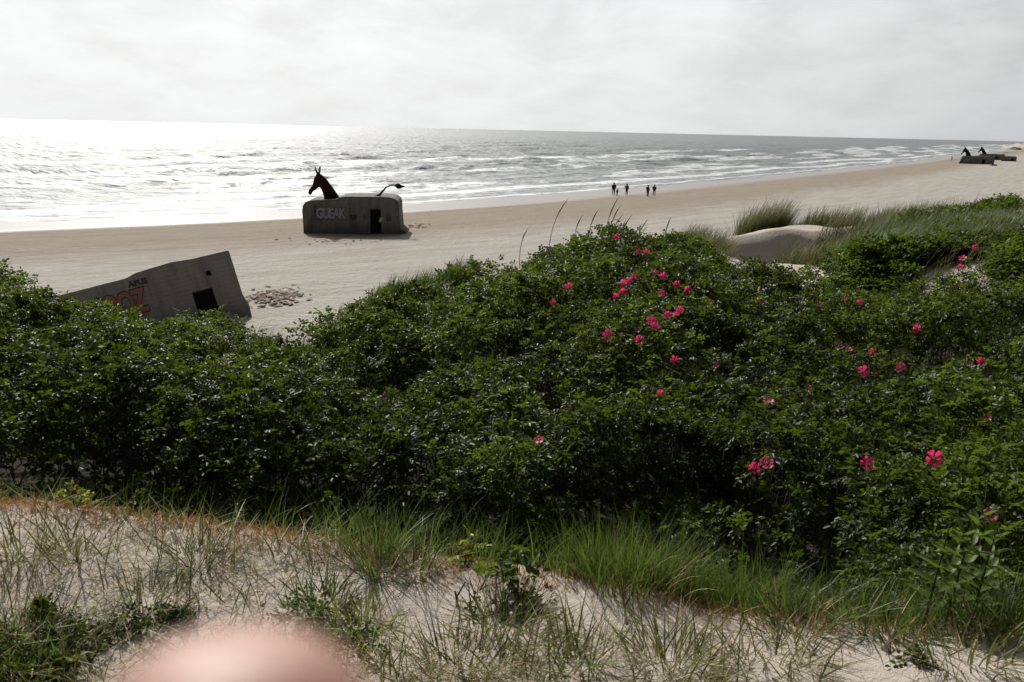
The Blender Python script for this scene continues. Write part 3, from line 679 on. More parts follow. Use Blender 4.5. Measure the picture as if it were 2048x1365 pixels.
TN = [
 (150, 1110, .10, 110, .22, .0032, M_grass, 'thin grass tuft on the sand just below the orange stubble, far left'),
 (40, 1120, .12, 110, .20, .0032, M_grass, 'sprawling grass tuft at the left border above the bare sand streak'),
 (400, 1130, .10, 120, .24, .003, M_grass, 'straw coloured grass tuft on the sand above the fingertip to its left'),
 (300, 1215, .13, 130, .14, .003, M_grass, 'low tangled grass tuft beside the dark hollow left of the fingertip'),
 (60, 1310, .16, 300, .16, .0034, M_green, 'dark dense grass clump in the bottom left corner'),
 (760, 1150, .07, 110, .30, .0036, M_green, 'tall green grass tuft standing on the sand right of the orange stubble'),
 (840, 1150, .06, 80, .27, .0034, M_green, 'second tall green tuft close beside the one by the orange stubble'),
 (640, 1215, .12, 170, .15, .0036, M_green, 'fresh green low tuft just right of the fingertip'),
 (720, 1270, .13, 170, .13, .0034, M_yell, 'yellowish flattened tuft right of the fingertip'),
 (1020, 1260, .16, 190, .20, .0034, M_grass, 'tangled grass tuft below the little rose plant in the centre'),
 (940, 1330, .16, 170, .17, .0034, M_grass, 'tangled grass tuft at the bottom edge left of centre'),
 (1150, 1340, .10, 60, .24, .0040, M_grass, 'sparse tuft with long stalks at the bottom edge right of centre'),
 (1350, 1330, .15, 230, .22, .0030, M_grass, 'blue green bristly tuft on the sand at the bottom right of centre'),
 (1560, 1330, .15, 110, .20, .0032, M_grass, 'open spreading tuft on white sand below the straw patch'),
 (1600, 1265, .12, 120, .24, .004, M_green, 'grass tuft with one broad arching pale blade, lower right'),
 (1780, 1270, .12, 130, .22, .0036, M_green, 'grass tuft by the yellowed straw at the lip, lower right'),
 (1940, 1320, .14, 120, .22, .0034, M_grass, 'spiky grass tuft on the sand near the bottom right corner'),
 (2030, 1270, .12, 120, .26, .0036, M_green, 'green grass tuft leaning from the right border'),
]
for x, y, r, n, L, W_, m_, lb in TN: tuft(x, y, r * .95, int(n * 1.0), L, W_ * 1.75, m_, lb, dry=.25, lean=(.35, 1.45), curve=(.0, .9))
tuft(1270, 1165, .20, 420, .34, .0040, M_green, 'large bright green tuft leaning left in front of the roses', D0=2.2, D1=3.4, dry=.25, lean=(0, .55))
tuft(760, 1075, .17, 170, .27, .0040, M_green, 'green grass clump rising before the dark rose wall', D0=2.6, D1=3.6, dry=.1, lean=(0, .6))

# far dune grass
FT = [
 (1520, 454, 19.3, .62, 2400, .95, .010, M_dune_blade, 'big windswept marram clump behind the white blowout crest', {}),
 (1385, 482, 16.3, .75, 2200, .62, .009, M_dune_blade, 'dark marram clump at the left end of the blowout', {}),
 (1600, 450, 19.8, .6, 900, .50, .009, M_dune_blade, 'low marram tuft on the crest right of the big clump', {}),
 (1660, 448, 19.0, .6, 1100, .55, .009, M_dune_blade, 'small marram tuft at the right end of the blowout crest', {}),
 (1650, 505, 15.8, .8, 2400, .62, .008, M_dune_blade, 'brown green marram tuft spilling down right of the blowout', {}),
 (1705, 470, 17.2, .7, 1500, .55, .008, M_dune_blade, 'marram tuft above the dark hollow beside the pale sand path', {}),
 (1765, 430, 20.5, .35, 380, .5, .009, M_dune_blade, 'slim upright marram tuft on the skyline above the sand path', {}),
 (1840, 430, 19.5, .8, 1300, .5, .009, M_dune_blade, 'broad marram patch on the right hand ridge', {}),
 (1790, 470, 17, .6, 1100, .5, .008, M_green, 'green grass patch right of the pale sand path', {}),
 (1800, 520, 13.8, .7, 1500, .45, .007, M_green, 'fine soft green grass below the right hand ridge', {}),
 (1740, 500, 14.6, .7, 1900, .5, .008, M_green, 'dark green grass hummock behind the shadowed hollow', {}),
 (1860, 500, 14.6, .8, 2200, .5, .008, M_green, 'windblown grass lying right over the middle of the right hillside', {}),
 (1960, 500, 14.8, .8, 1800, .45, .008, M_dune_blade, 'paler grass on the hillside near the right border', {}),
 (1900, 470, 16, .8, 2200, .5, .008, M_green, 'windblown green grass over the hillside roses', {}),
 (1940, 415, 20.5, .7, 1000, .55, .009, M_dune_blade, 'marram patch on the ridge near the right border', {}),
 (2020, 400, 21.5, .8, 1000, .5, .009, M_dune_blade, 'marram patch at the right border on the highest ridge', {}),
 (2040, 470, 15.5, .8, 1100, .5, .008, M_green, 'green grass at the right border below the bare sand', {}),
 (800, 575, 9.4, .60, 2600, .36, .009, M_green, 'bright green grass tuft on the dune shoulder left of the rose crest', {'fn': shoulder}),
 (735, 610, 9.0, .5, 1600, .30, .008, M_green, 'green grass on the slope running down from the dune shoulder', {'fn': shoulder}),
 (865, 556, 10.2, .4, 900, .30, .008, M_green, 'sparse grass behind the bright green tuft', {'fn': shoulder}),
 (560, 662, 9.2, .35, 420, .34, .005, M_dune_blade, 'brown tipped grass tuft at the gap of bare sand', {'fn': shoulder}),
 (640, 650, 9.2, .35, 420, .32, .005, M_green, 'grass tuft at the right side of the gap of bare sand', {'fn': shoulder}),
]
for x, y, D, r, n, L, W_, m_, lb, kw in FT:
    p = ond(x, y, D); tuft(x, y, r, n, L, W_, m_, lb, pt=p, dry=.16 if m_ is M_dune_blade else .08, lean=(0, .5), curve=(.3, 1.0), head=.1, wind=(.8, .2), **kw)
# sparse mixed blades on the right slope
X, Y = region_points(15000, 12.3, 24, az_of(1290), az_of(2450), lambda X, Y, D, az: (D > d_end(az) + .8) & ((az > az_of(1760)) | (D < 16.3) & (az < az_of(1440)) | (D > 18.9)) & (fbm(X * .9, Y * .9, 61, 2) > -.2) & ~((az > az_of(1985)) & (D > 15.8) & (D < 19.2)))
P = np.stack([X, Y, ground(X, Y)], -1); n = len(X)
Gs = blades(P, rng.normal(.1, .8, n), rng.uniform(0, .6, n), rng.uniform(.22, .55, n), rng.uniform(.005, .010, n), rng.uniform(.2, 1, n), tint=rng.uniform(0, .65, n), wind=(1.0, .2))
o = mk('dune_grass', Gs[0], Gs[1], M_dune_blade, attrs={'tint': Gs[2]}); tag(o, 'thin dune grass scattered over the right hand ridge', 'grass', kind='stuff')

# tall seed stalks on the crest of the thicket
ST = [((1098, 462), (1137, 397), 'lone tall grass stalk bowing right over the rose crest', 11.4), ((1212, 470), (1238, 394), 'tallest stalk of the cluster below the walking man', 11.4), ((1218, 470), (1243, 408), 'slightly shorter stalk curving right in the cluster below the walking man', 11.5),
      ((1215, 462), (1246, 430), 'short stalk bending flat to the right in the cluster', 11.4), ((1238, 472), (1264, 430), 'curved stalk right of the tall cluster', 11.6), ((1268, 476), (1297, 438), 'arching stalk halfway between the cluster and the straight stalk', 11.7),
      ((1337, 472), (1343, 433), 'nearly straight stalk left of the dark marram clump', 12.2), ((1178, 460), (1198, 418), 'faint thin stalk left of the tall cluster', 11.3), ((1042, 478), (1056, 458), 'short faint stalk left of the lone tall one', 11.2), ((1150, 458), (1166, 430), 'thin stalk between the lone one and the cluster', 11.4)]
for (b0, t0, lb, D) in ST:
    a = ond(*b0, D); b = ond(*t0, D + .1); a[2] -= 0.5
    n_ = 9; ts = np.linspace(0, 1, n_); mid = a + (b - a) * .55 + np.array([-.16 * np.linalg.norm(b - a), 0, .10])
    Pq = np.array([(1 - q) ** 2 * a + 2 * q * (1 - q) * mid + q * q * b for q in ts])
    rr = np.interp(ts, [0, .62, .72, .9, 1], [.006, .0045, .011, .008, .001])
    V = []; Fs_ = []
    for i in range(n_):
        for j in range(5):
            th = 2 * math.pi * j / 5; V.append(Pq[i] + np.array([math.cos(th), math.sin(th) * .6, math.sin(th) * .4]) * rr[i])
    for i in range(n_ - 1):
        for j in range(5): Fs_.append((i * 5 + j, i * 5 + (j + 1) % 5, (i + 1) * 5 + (j + 1) % 5, (i + 1) * 5 + j))
    V = np.array(V) ; o = mk('grass_stalk', V - a, np.array(Fs_), M_straw, smooth=True, attrs={'tint': np.full(len(V), .12)}); o.location = a
    tag(o, lb, 'grass stalk', 'tall grass stalks on the rose crest')

# ------------------------------------------------------------------ small plants and twigs on the near sand
def rose_plant(x, y, h, nsh, sc, m_, label, cat='rose seedling', name='rose_seedling', D1=9, pt=None, sp_=.33):
    p = ghit(x, y, 1.2, D1) if pt is None else pt
    root = empty(name, (float(p[0]), float(p[1]), float(ground(p[0:1], p[1:2])[0]))); tag(root, label, cat)
    q = np.array(root.location)
    tips = q + np.stack([rng.normal(0, sp_ * h, nsh), rng.normal(0, sp_ * h, nsh), h * rng.uniform(.45 if pt is None else .55, 1.0, nsh)], -1)
    nr = (tips - q) * .6 + np.array([0, 0, h]); V, Fc, T = rose_foliage(tips, nr, np.full(nsh, sc), 5, 3, rng.uniform(.3, .9, nsh))
    child(mk('leaves', V, Fc, m_, attrs={'tint': T}), root)
    V, Fc = tubes(np.repeat(q[None], nsh, 0), tips, np.full(nsh, .004), np.full(nsh, .0018), 5); child(mk('stem', V, Fc, M_twig), root)
rose_plant(1035, 1190, .17, 4, .85, M_leaf, 'small dark rose seedling on open sand in the centre foreground')
rose_plant(90, 1245, .05, 4, .55, M_leaf, 'small rose seedling at the far left of the near sand')
rose_plant(360, 1250, .04, 6, .5, M_leaf, 'low rose seedling just left of the fingertip')
rose_plant(140, 1345, .05, 3, .5, M_yell, 'bright yellow green seedling at the bottom left')
rose_plant(1830, 1330, .04, 2, .55, M_leaf, 'tiny seedling on clean sand in the lower right')
rose_plant(150, 985, .09, 5, .45, M_yell, 'yellowing plant on the lip of sand before the dark roses', D1=4.4)
rose_plant(930, 1115, .12, 3, .6, M_yell, 'single yellow brown leafy sprig at the sand lip near the centre', D1=3.4)
def creeper(pts, n, sc, label, m_=M_leaf):
    P = np.array([ghit(x, y, 1.2, 5) for x, y in pts]); seg = rng.integers(0, len(P) - 1, n); t_ = rng.uniform(0, 1, n)[:, None]
    Q = P[seg] * (1 - t_) + P[seg + 1] * t_ + rng.normal(0, .055, (n, 3)); Q[:, 2] = ground(Q[:, 0], Q[:, 1]) + rng.uniform(.005, .05, n)
    c0 = P.mean(0); root = empty('creeping_plant', (float(c0[0]), float(c0[1]), float(ground(c0[0:1], c0[1:2])[0]))); tag(root, label, 'creeping plant')
    V, Fc, T = rose_foliage(Q, np.tile([0.1, -.1, 1.0], (n, 1)) + rng.normal(0, .3, (n, 3)), np.full(n, sc), 4, 2, rng.uniform(.1, .9, n), spread=(0, 40)); child(mk('leaves', V, Fc, m_, attrs={'tint': T}), root)
    V, Fc = tubes(P[:-1] + [0, 0, .006], P[1:] + [0, 0, .006], np.full(len(P) - 1, .003), np.full(len(P) - 1, .003), 5); child(mk('stem', V, Fc, M_twig), root)
creeper([(30, 1335), (110, 1300), (200, 1275), (290, 1255)], 60, .42, 'creeping plant trailing diagonally over the sand left of the fingertip')
creeper([(-20, 1350), (40, 1345), (90, 1350)], 60, .42, 'dark creeping plant filling the bottom left corner')
creeper([(560, 1215), (620, 1245), (690, 1290), (740, 1330)], 40, .40, 'creeping green plant running down right of the fingertip', M_green)
creeper([(960, 1240), (1040, 1215), (1100, 1235)], 22, .40, 'creeping plant spread around the foot of the central seedling')
# the bush before the tilted bunker's doorway, and the little ones beside it
p = ond(422, 626, 9.9); hb = p[2]; p[2] = ground(p[0:1], p[1:2])[0]; hb = max(.3, hb - p[2]); print('bush', hb)
rose_plant(0, 0, hb, 150, 1.0, M_leaf, 'rounded rose bush before the tilted bunker doorway', 'rose bush', 'rose_bush', pt=p, sp_=.15)
p = ond(484, 682, 9.3); hb = p[2]; p[2] = ground(p[0:1], p[1:2])[0]; hb = max(.3, hb - p[2])
rose_plant(0, 0, hb, 110, 1.0, M_leaf, 'low rose bush at the edge of the bare sand gap', 'rose bush', 'rose_bush', pt=p, sp_=.14)
# upright broad leaved plant at the right
def broad_plant():
    p = ghit(1895, 1215, 2.2, 3.4); q = np.array([p[0], p[1], float(ground(p[0:1], p[1:2])[0])])
    root = empty('leafy_plant', tuple(q)); tag(root, 'upright bright green broad leaved plant at the right before the roses', 'plant')
    Vs, Fs_, Ts = [], [], []
    for sx_ in (0, .08, -.07):
        base = q + np.array([sx_, .06 * sx_, 0]); top = base + np.array([.05 - sx_ * .3, 0, .42 - abs(sx_)])
        n = 16; fr = np.linspace(.25, 1, n); P = base + (top - base) * fr[:, None]; ph = np.arange(n) * 2.2
        el = np.interp(fr, [0, 1], [.15, 1.05]); d = np.stack([np.cos(ph) * np.cos(el), np.sin(ph) * np.cos(el), np.sin(el)], -1)
        L = np.interp(fr, [0, .6, 1], [.09, .11, .06]); v = leaflets(P, d, np.tile([0, 0, 1.0], (n, 1)) + .1, L, L * .38, .3, .22)
        Vs.append(v.reshape(-1, 3)); Fs_.append((np.arange(n)[:, None, None] * 6 + LF[None]).reshape(-1, 4)); Ts.append(np.repeat(rng.uniform(.4, 1, n), 6))
    V, Fc, T = merge(list(zip(Vs, Fs_, Ts))); child(mk('leaves', V, Fc, M_green, attrs={'tint': T}), root)
    A2_ = np.array([q + np.array([s_, 0, 0]) for s_ in (0, .08, -.07)]); B2_ = A2_ + np.array([.03, 0, .38]); V, Fc = tubes(A2_, B2_, np.full(3, .005), np.full(3, .002), 5)
    child(mk('stem', V, Fc, M_green, attrs={'tint': np.full(len(V), .5)}), root)
broad_plant()
def twig(pts, label, r=.004):
    P = [np.array(ghit(x, y, 1.2, 5)) + np.array([0, 0, h]) for x, y, h in pts]; a = P[0].copy()
    A2_ = np.array(P[:-1]) - a; B2_ = np.array(P[1:]) - a
    ex = B2_[0] + np.array([.03, .02, .05]); A2_ = np.vstack([A2_, B2_[:1]]); B2_ = np.vstack([B2_, ex[None]])
    V, Fc = tubes(A2_, B2_, np.linspace(r, r * .7, len(A2_)), np.linspace(r * .9, r * .5, len(A2_)), 6)
    o = mk('twig', V, Fc, M_twig, smooth=True); o.location = a; tag(o, label, 'twig', 'dead twigs on the sand')
twig([(955, 1190, 0), (975, 1165, .03), (1010, 1150, .06)], 'dark forked twig sticking up left of the central seedling')
twig([(1255, 1262, -.01), (1247, 1240, .05), (1243, 1225, .07)], 'short dark forked twig standing on clean sand right of centre', .005)
twig([(915, 1235, -.01), (913, 1215, .04), (910, 1208, .05)], 'stubby dark twig left of the tangled centre grass', .005)
twig([(1780, 1322, -.01), (1776, 1305, .03), (1775, 1298, .04)], 'short brown stump twig by the tiny seedling lower right', .005)
twig([(190, 1360, -.01), (182, 1345, .03), (178, 1338, .05)], 'dark broken twig at the bottom edge lower left', .005)
# ------------------------------------------------------------------ concrete bunkers
def prism(outline, y0, y1, bevel=0.0):
    """outline in (x,z), extruded along y"""
    bm = bmesh.new(); f = bm.faces.new([bm.verts.new((x, y0, z)) for x, z in outline])
    r = bmesh.ops.extrude_face_region(bm, geom=[f]); bmesh.ops.translate(bm, verts=[v for v in r['geom'] if isinstance(v, bmesh.types.BMVert)], vec=(0, y1 - y0, 0))
    bmesh.ops.recalc_face_normals(bm, faces=bm.faces)
    if bevel:
        bmesh.ops.bevel(bm, geom=[e for e in bm.edges], offset=bevel, segments=2, affect='EDGES')
    return bm
def front_with_hole(W0, W1, outline, hx0, hx1, hz0, hz1): pass
def boolean(o, cutter):
    md = o.modifiers.new('cut', 'BOOLEAN'); md.operation = 'DIFFERENCE'; md.object = cutter; md.solver = 'EXACT'
    bpy.context.view_layer.update(); dg = bpy.context.evaluated_depsgraph_get(); me = bpy.data.meshes.new_from_object(o.evaluated_get(dg))
    o.modifiers.clear(); o.data = me; bpy.data.objects.remove(cutter)
def block(name, outline, depth, mat_, root, cuts=(), bevel=.12):
    o = from_bm(name, prism(outline, 0, depth, bevel), mat_, root)
    for (x0, x1, z0, z1, dd) in cuts:
        c = from_bm('cut', prism([(x0, z0), (x1, z0), (x1 - .02, z1), (x0, z1)], -1.0, dd), M_void, root)
        boolean(o, c)
    return o
def lettering(text, size, loc, mfill, mline, root, depth=.006, fat=.03, sx=1.0, shear=0.0, spacing=1.0):
    objs = []
    for nm, m_, off_, y_ in (('graffiti_outline', mline, fat * 2.0, 0.0), ('graffiti', mfill, fat, -.004)):
        cu = bpy.data.curves.new(nm, 'FONT'); cu.body = text; cu.size = size; cu.offset = off_; cu.shear = shear; cu.space_character = spacing; cu.extrude = depth / 2; cu.resolution_u = 3
        tmp = bpy.data.objects.new(nm, cu); C.objects.link(tmp); bpy.context.view_layer.update()
        me = bpy.data.meshes.new_from_object(tmp.evaluated_get(bpy.context.evaluated_depsgraph_get())); bpy.data.objects.remove(tmp)
        me.materials.clear(); me.materials.append(m_)
        o = bpy.data.objects.new(nm, me); C.objects.link(o); o.parent = root
        o.matrix_basis = Matrix.Translation((loc[0], loc[1] + y_, loc[2])) @ Matrix.Rotation(math.pi / 2, 4, 'X') @ Matrix.Diagonal((sx, 1, 1, 1)); objs.append(o)
    return objs
P_white = plain('faded white spray paint', (0.27, 0.27, 0.32)); P_blue = plain('dark blue spray paint', (0.035, 0.03, 0.07)); P_or = plain('orange spray paint', (0.19, 0.085, 0.055)); P_rd = plain('dark red spray paint', (0.035, 0.012, 0.01))
P_lime = plain('lime spray paint', (0.42, 0.55, 0.03)); P_pur = plain('violet spray paint', (0.075, 0.06, 0.12)); P_dull = plain('black spray paint', (0.03, 0.03, 0.03))

def frame_at(pl, pr):
    """root with +X along the front face from left to right, +Y going back"""
    v = pr - pl; return math.atan2(v[1], v[0]), math.hypot(v[0], v[1])
HEAD = [(0.0,0.0),(0.0,-.3),(2.72,-.3),(2.72,0.02),(2.55,.36),(2.2,.92),(1.8,1.52),(1.42,2.05),(1.15,2.42),(.80,2.75),(.62,2.92),(.44,3.02),(.40,3.05),(.48,3.42),(.52,3.78),(.40,3.9),(.30,3.55),(.28,3.3),(.20,3.15),(.10,3.35),(-.02,3.6),(-.12,3.88),(-.17,3.82),(-.10,3.4),(.02,3.02),(-.05,2.85),(-.22,2.62),(-.34,2.3),(-.42,1.98),(-.55,1.62),(-.78,1.32),(-.98,1.05),(-1.05,.82),(-.96,.62),(-.80,.55),(-.66,.66),(-.52,.92),(-.30,1.08),(-.05,1.25),(.12,1.42),(.30,1.5),(.42,1.38),(.56,1.1),(.72,.62),(.80,.2),(.82,0.0)]
def steel_plate(name, pts, th, root, loc, sc=1.0, rz=0.0):
    pts = [(x * sc, z * sc) for x, z in pts]
    o = from_bm(name, prism(pts, -th / 2, th / 2), M_rusty, root); o.location = loc; o.rotation_euler = (0, 0, rz); return o
def tail_mesh(root, loc, sc):
    ts = [(0, 0), (.35, .08), (.75, .3), (1.05, .66), (1.35, 1.0), (1.75, 1.22), (2.1, 1.27), (2.3, 1.24)]
    bm = bmesh.new(); rr = [.16, .15, .12, .10, .085, .075, .07, .06]; rings = []
    for i, (x, z) in enumerate(ts):
        dx = ts[min(i + 1, 7)][0] - ts[max(i - 1, 0)][0]; dz = ts[min(i + 1, 7)][1] - ts[max(i - 1, 0)][1]; l = math.hypot(dx, dz); nx, nz_ = -dz / l, dx / l
        rings.append([bm.verts.new(((x + nx * rr[i] * math.cos(a)) * sc, rr[i] * math.sin(a) * sc, (z + nz_ * rr[i] * math.cos(a)) * sc)) for a in [k * math.pi / 4 for k in range(8)]])
    for a, b in zip(rings[:-1], rings[1:]):
        for k in range(8): bm.faces.new((a[k], a[(k + 1) % 8], b[(k + 1) % 8], b[k]))
    bm.faces.new(rings[0]); bmesh.ops.recalc_face_normals(bm, faces=bm.faces)
    o = from_bm('tail', bm, M_rusty, root, True); o.location = loc
    tf = from_bm('tail_tuft', prism([(x * sc, z * sc) for x, z in ((2.2, 1.2), (2.4, 1.4), (2.65, 1.42), (2.85, 1.28), (3.3, 1.17), (2.95, 1.02), (2.72, .9), (2.48, .92), (2.3, 1.08))], -.07 * sc, .07 * sc, .02), M_rusty, o)
    return o

# --- mule bunker
pl, pr = onb(606, 467), onb(801, 469); rz, Wm = frame_at(pl, pr); sc = Wm / 7.9
mule = empty('mule_bunker', (pl[0], pl[1], 0), rz); tag(mule, 'long grey concrete bunker with a rusty steel mule head and curled tail', 'bunker')
k_ = sc
ol = [(0.05, -.6), (0, 1.9), (.12, 2.25), (.42, 2.52), (2.7, 2.66), (2.95, 2.80), (3.35, 2.92), (6.2, 2.95), (7.1, 2.91), (7.58, 2.78), (7.78, 2.46), (7.78, 1.8), (7.9, .1), (8.0, -.6)]
ol = [(x * k_, z * k_) for x, z in ol]
wall = block('concrete_walls', ol, 3.9, M_conc, mule, [(5.45 * k_, 6.35 * k_, -.5, 1.95 * k_, 1.9), (.95 * k_, 3.55 * k_, 1.0 * k_, 2.3 * k_, .10)], .09)
foot = from_bm('sand_worn_footing', prism([(7.6 * k_, -.4), (7.85 * k_, .35), (8.35 * k_, .05), (8.5 * k_, -.4)], .4, 3.5, .04), M_conc, mule)
door = from_bm('doorway', prism([(5.5 * k_, -.3), (6.3 * k_, -.3), (6.3 * k_, 1.9 * k_), (5.5 * k_, 1.9 * k_)], 1.8, 1.86), M_void, mule)  # dark panel at the back of the recess, painted-in interior shade
from_bm('spray_patch', prism([(6.02 * k_, .92), (6.12 * k_, 1.2), (6.28 * k_, 1.32), (6.34 * k_, 1.1), (6.2 * k_, .9)], -.2, -.17, .005), P_lime, mule).location = (.12, .17, .02)
lettering('GUEAK', 1.12, (1.12 * k_, .088, 1.18 * k_), P_white, P_blue, mule, fat=.055, sx=.66, spacing=.90)
rs = random.Random(3)
def blotch(cx, cz, w, h, m_, root, nm, seed, y=-.004):
    r_ = random.Random(seed); pts = [(cx + w * math.cos(a) * r_.uniform(.6, 1.1), cz + h * math.sin(a) * r_.uniform(.6, 1.1)) for a in [k * .52 for k in range(12)]]
    o = from_bm(nm, prism(pts, 0, .006), m_, root); o.location = (0, y, 0); return o
blotch(6.95 * k_, 1.25, .32, .38, P_pur, mule, 'spray_patch', 4)
blotch(4.1 * k_, 1.25, .35, .26, P_dull, mule, 'spray_patch', 5); blotch(5.0 * k_, 1.3, .2, .3, P_pur, mule, 'spray_patch', 6)
steel_plate('mule_head', HEAD, .14, mule, (1.02 * k_, 1.4, 2.52 * k_), .68)
tail_mesh(mule, (5.55 * k_, .9, 2.80 * k_), .82)

# --- tilted bunker by the roses
BR = onz(499, 634); tb = empty('tilted_bunker', (float(BR[0]), float(BR[1]), 0.05)); tag(tb, 'tilted grey concrete bunker half sunk in sand, doorway and orange graffiti on its face', 'bunker')
dist = math.hypot(BR[0], BR[1]); u1 = Vector((BR[0], BR[1], 0)).normalized()
rzb = math.atan2(-u1.x, u1.y)
tb.rotation_mode = 'QUATERNION'
tb.rotation_quaternion = (Matrix.Rotation(rzb + rad(5), 4, 'Z') @ Matrix.Rotation(rad(-12.5), 4, 'Y') @ Matrix.Rotation(rad(-14), 4, 'X')).to_quaternion()
Hh = 3.0; Wt = 7.9
olt = [(-Wt, -2.2), (-Wt, Hh - .25), (-Wt + .9, Hh - .12), (-4.3, Hh - .10), (-3.9, Hh + .02), (-2.4, Hh + .10), (-1.6, Hh + .02), (0.0, Hh), (.0, 1.0), (.12, .45), (0.05, -1.0)]
wall = block('concrete_walls', olt, 5.5, M_conc2, tb, [(-2.0, -1.12, -1.4, 1.62, 1.8), (-1.20, -.98, 2.15, 2.37, .8)], .03)
from_bm('doorway', prism([(-2.05, -.9), (-1.1, -.9), (-1.1, 1.65), (-2.05, 1.65)], 1.7, 1.76), M_void, tb)  # dark sheet closing the opening, its colour stands for unlit depth
lettering('SOOZ', 1.35, (-5.85, -.012, 1.40), P_or, P_rd, tb, fat=.05, sx=.60, spacing=.84)
lettering('APUS', .32, (-4.3, -.010, 2.5), P_dull, P_dull, tb, fat=.012)
blotch(-3.0, .15, .5, .35, P_dull, tb, 'damp_stain', 12)
# broken slab just under it
p = onz(372, 655, 0.25); sb = from_bm('concrete_rubble', prism([(-.9, 0), (-.6, .35), (.1, .42), (.8, .25), (1.1, 0)], 0, .7, .05), M_conc2); sb.location = (p[0], p[1], 0); sb.rotation_euler = (0, .08, .1)
tag(sb, 'low lump of broken concrete at the foot of the tilted bunker', 'rubble')

# --- far bunkers
def far_bunker(xl, xr, ybase, ytop, label, mule_=True, name='mule_bunker', depth=5, head_x=.12):
    a = onb(xl, ybase)
    D = math.hypot(a[0], a[1]); u = np.array([a[0], a[1]]) / D; w = (xr - xl) / F * math.hypot(D, 0) * 1.02
    r_ = empty(name, (a[0], a[1], a[2]), math.atan2(-u[0], u[1])); tag(r_, label, 'bunker')
    h = (ybase - ytop) / F * D * 1.03
    ol = [(0, -.5), (.25 * h, h * .55), (.38 * h, h * .95), (w * .5, h), (w - .3, h * .98), (w, h * .8), (w, -.5)]
    block('concrete_walls', ol, depth, M_conc, r_, [(w * .66, w * .66 + .9, -.4, h * .6, 1.6)], .08)
    from_bm('doorway', prism([(w * .66 + .02, -.3), (w * .66 + .88, -.3), (w * .66 + .88, h * .58), (w * .66 + .02, h * .58)], 1.5, 1.54), M_void, r_)  # back panel coloured dark to paint the shade of the opening
    if mule_:
        steel_plate('mule_head', HEAD, .18, r_, (w * head_x, 1.6, h * .93), .95)
        tail_mesh(r_, (w * .86, 1.0, h * .94), .75)
    return r_
far_bunker(1916, 1968, 327.5, 314.5, 'nearer of the two far mule bunkers down the beach, dark and angular')
far_bunker(1953, 1993, 319.5, 310, 'farther of the two mule bunkers down the beach, behind the first', head_x=.10)
far_bunker(2001, 2023, 322.5, 314.5, 'small plain bunker block without a mule head, right of the far pair', False, 'plain_bunker')
p = onb(1988, 332); sb = from_bm('beach_debris', prism([(-1.2, 0), (-.7, .45), (.2, .5), (.9, .3), (1.3, 0)], 0, 1.0, .1), M_black); sb.location = (p[0], p[1], 0); tag(sb, 'small dark lump on the sand below the far bunkers', 'debris')

# far dunes on the right horizon
def hummock(name, x, y, w, dpt, h, m_, seed, label, kind):
    p = onz(x, y); n = 26; g = np.linspace(-1, 1, n); gx, gy = np.meshgrid(g, g)
    r2 = gx ** 2 + gy ** 2; zz_ = h * np.clip(1 - r2, 0, 1) ** .8 * (.7 + .8 * (fbm(gx * 2.5 + seed, gy * 2.5, seed, 3) + .3)) - .3
    i = np.arange(n - 1)[:, None] * n + np.arange(n - 1)[None]; Fq = np.stack([i, i + 1, i + n + 1, i + n], -1).reshape(-1, 4)
    o = mk(name, np.stack([gx * w / 2, gy * dpt / 2, zz_], -1).reshape(-1, 3), Fq, m_, smooth=True, attrs={'litter_shade': np.zeros(n * n), 'tint': np.full(n * n, .2)}); o.location = (p[0], p[1], 0)
    if kind == 'structure': tag(o, label, kind='structure')
    else: tag(o, label, 'far scrub', kind='stuff')
hummock('far_dune', 2045, 296, 42, 60, 4.5, M_dune, 3, 'low pale dune far down the beach', 'structure')
hummock('far_dune', 2120, 292, 120, 90, 7, M_dune, 5, 'low dune line continuing at the right horizon', 'structure')
m, t, out = mat('distant marram'); princ(t, out, Base_Color=MIX(t, NOISE(t, OBJ(t), .4, 5), (0.06, 0.07, 0.045), (0.16, 0.15, 0.11)), Roughness=.95); M_scrub = m
hummock('far_scrub', 2030, 299, 14, 12, 2.2, M_scrub, 8, 'dark scrub patch on the far dune', 'stuff')

# ------------------------------------------------------------------ disturbed sand and wrack
def lumps(name, cx, cy, sx_, sy_, n, r0, r1, m_, label, cat):
    bm = bmesh.new()
    for k in range(n):
        x = random.gauss(0, sx_); y = random.gauss(0, sy_); r = random.uniform(r0, r1)
        res = bmesh.ops.create_icosphere(bm, subdivisions=1, radius=r, matrix=Matrix.Translation((x, y, 0)) @ Matrix.Rotation(random.uniform(0, 3), 4, 'Z') @ Matrix.Diagonal((random.uniform(.8, 2.2), random.uniform(.6, 1.0), random.uniform(.18, .4), 1)))
        for v in res['verts']: v.co += Vector([random.uniform(-.2, .2) * r for _ in range(3)])
    o = from_bm(name, bm, m_); o.location = (cx, cy, float(beach_h(np.array([cx]), np.array([cy]))[0]) + .03); tag(o, label, cat, kind='stuff')
m, t, out = mat('damp churned sand'); princ(t, out, Base_Color=MIX(t, NOISE(t, OBJ(t), 5, 4), (0.10, 0.07, 0.055), (0.26, 0.20, 0.16)), Roughness=.95); M_churn = m
p = onb(545, 595); lumps('churned_sand', p[0], p[1], .75, 1.1, 150, .06, .17, M_churn, 'dark churned damp sand beside the tilted bunker', 'churned sand')
p = onb(830, 452); lumps('beach_wrack', p[0], p[1], 1.5, 1.3, 30, .06, .15, M_churn, 'scattered dark wrack right of the mule bunker', 'wrack')
p = onb(660, 482); lumps('beach_wrack', p[0], p[1], 2.2, .9, 26, .05, .13, M_churn, 'specks of wrack before the mule bunker', 'wrack')

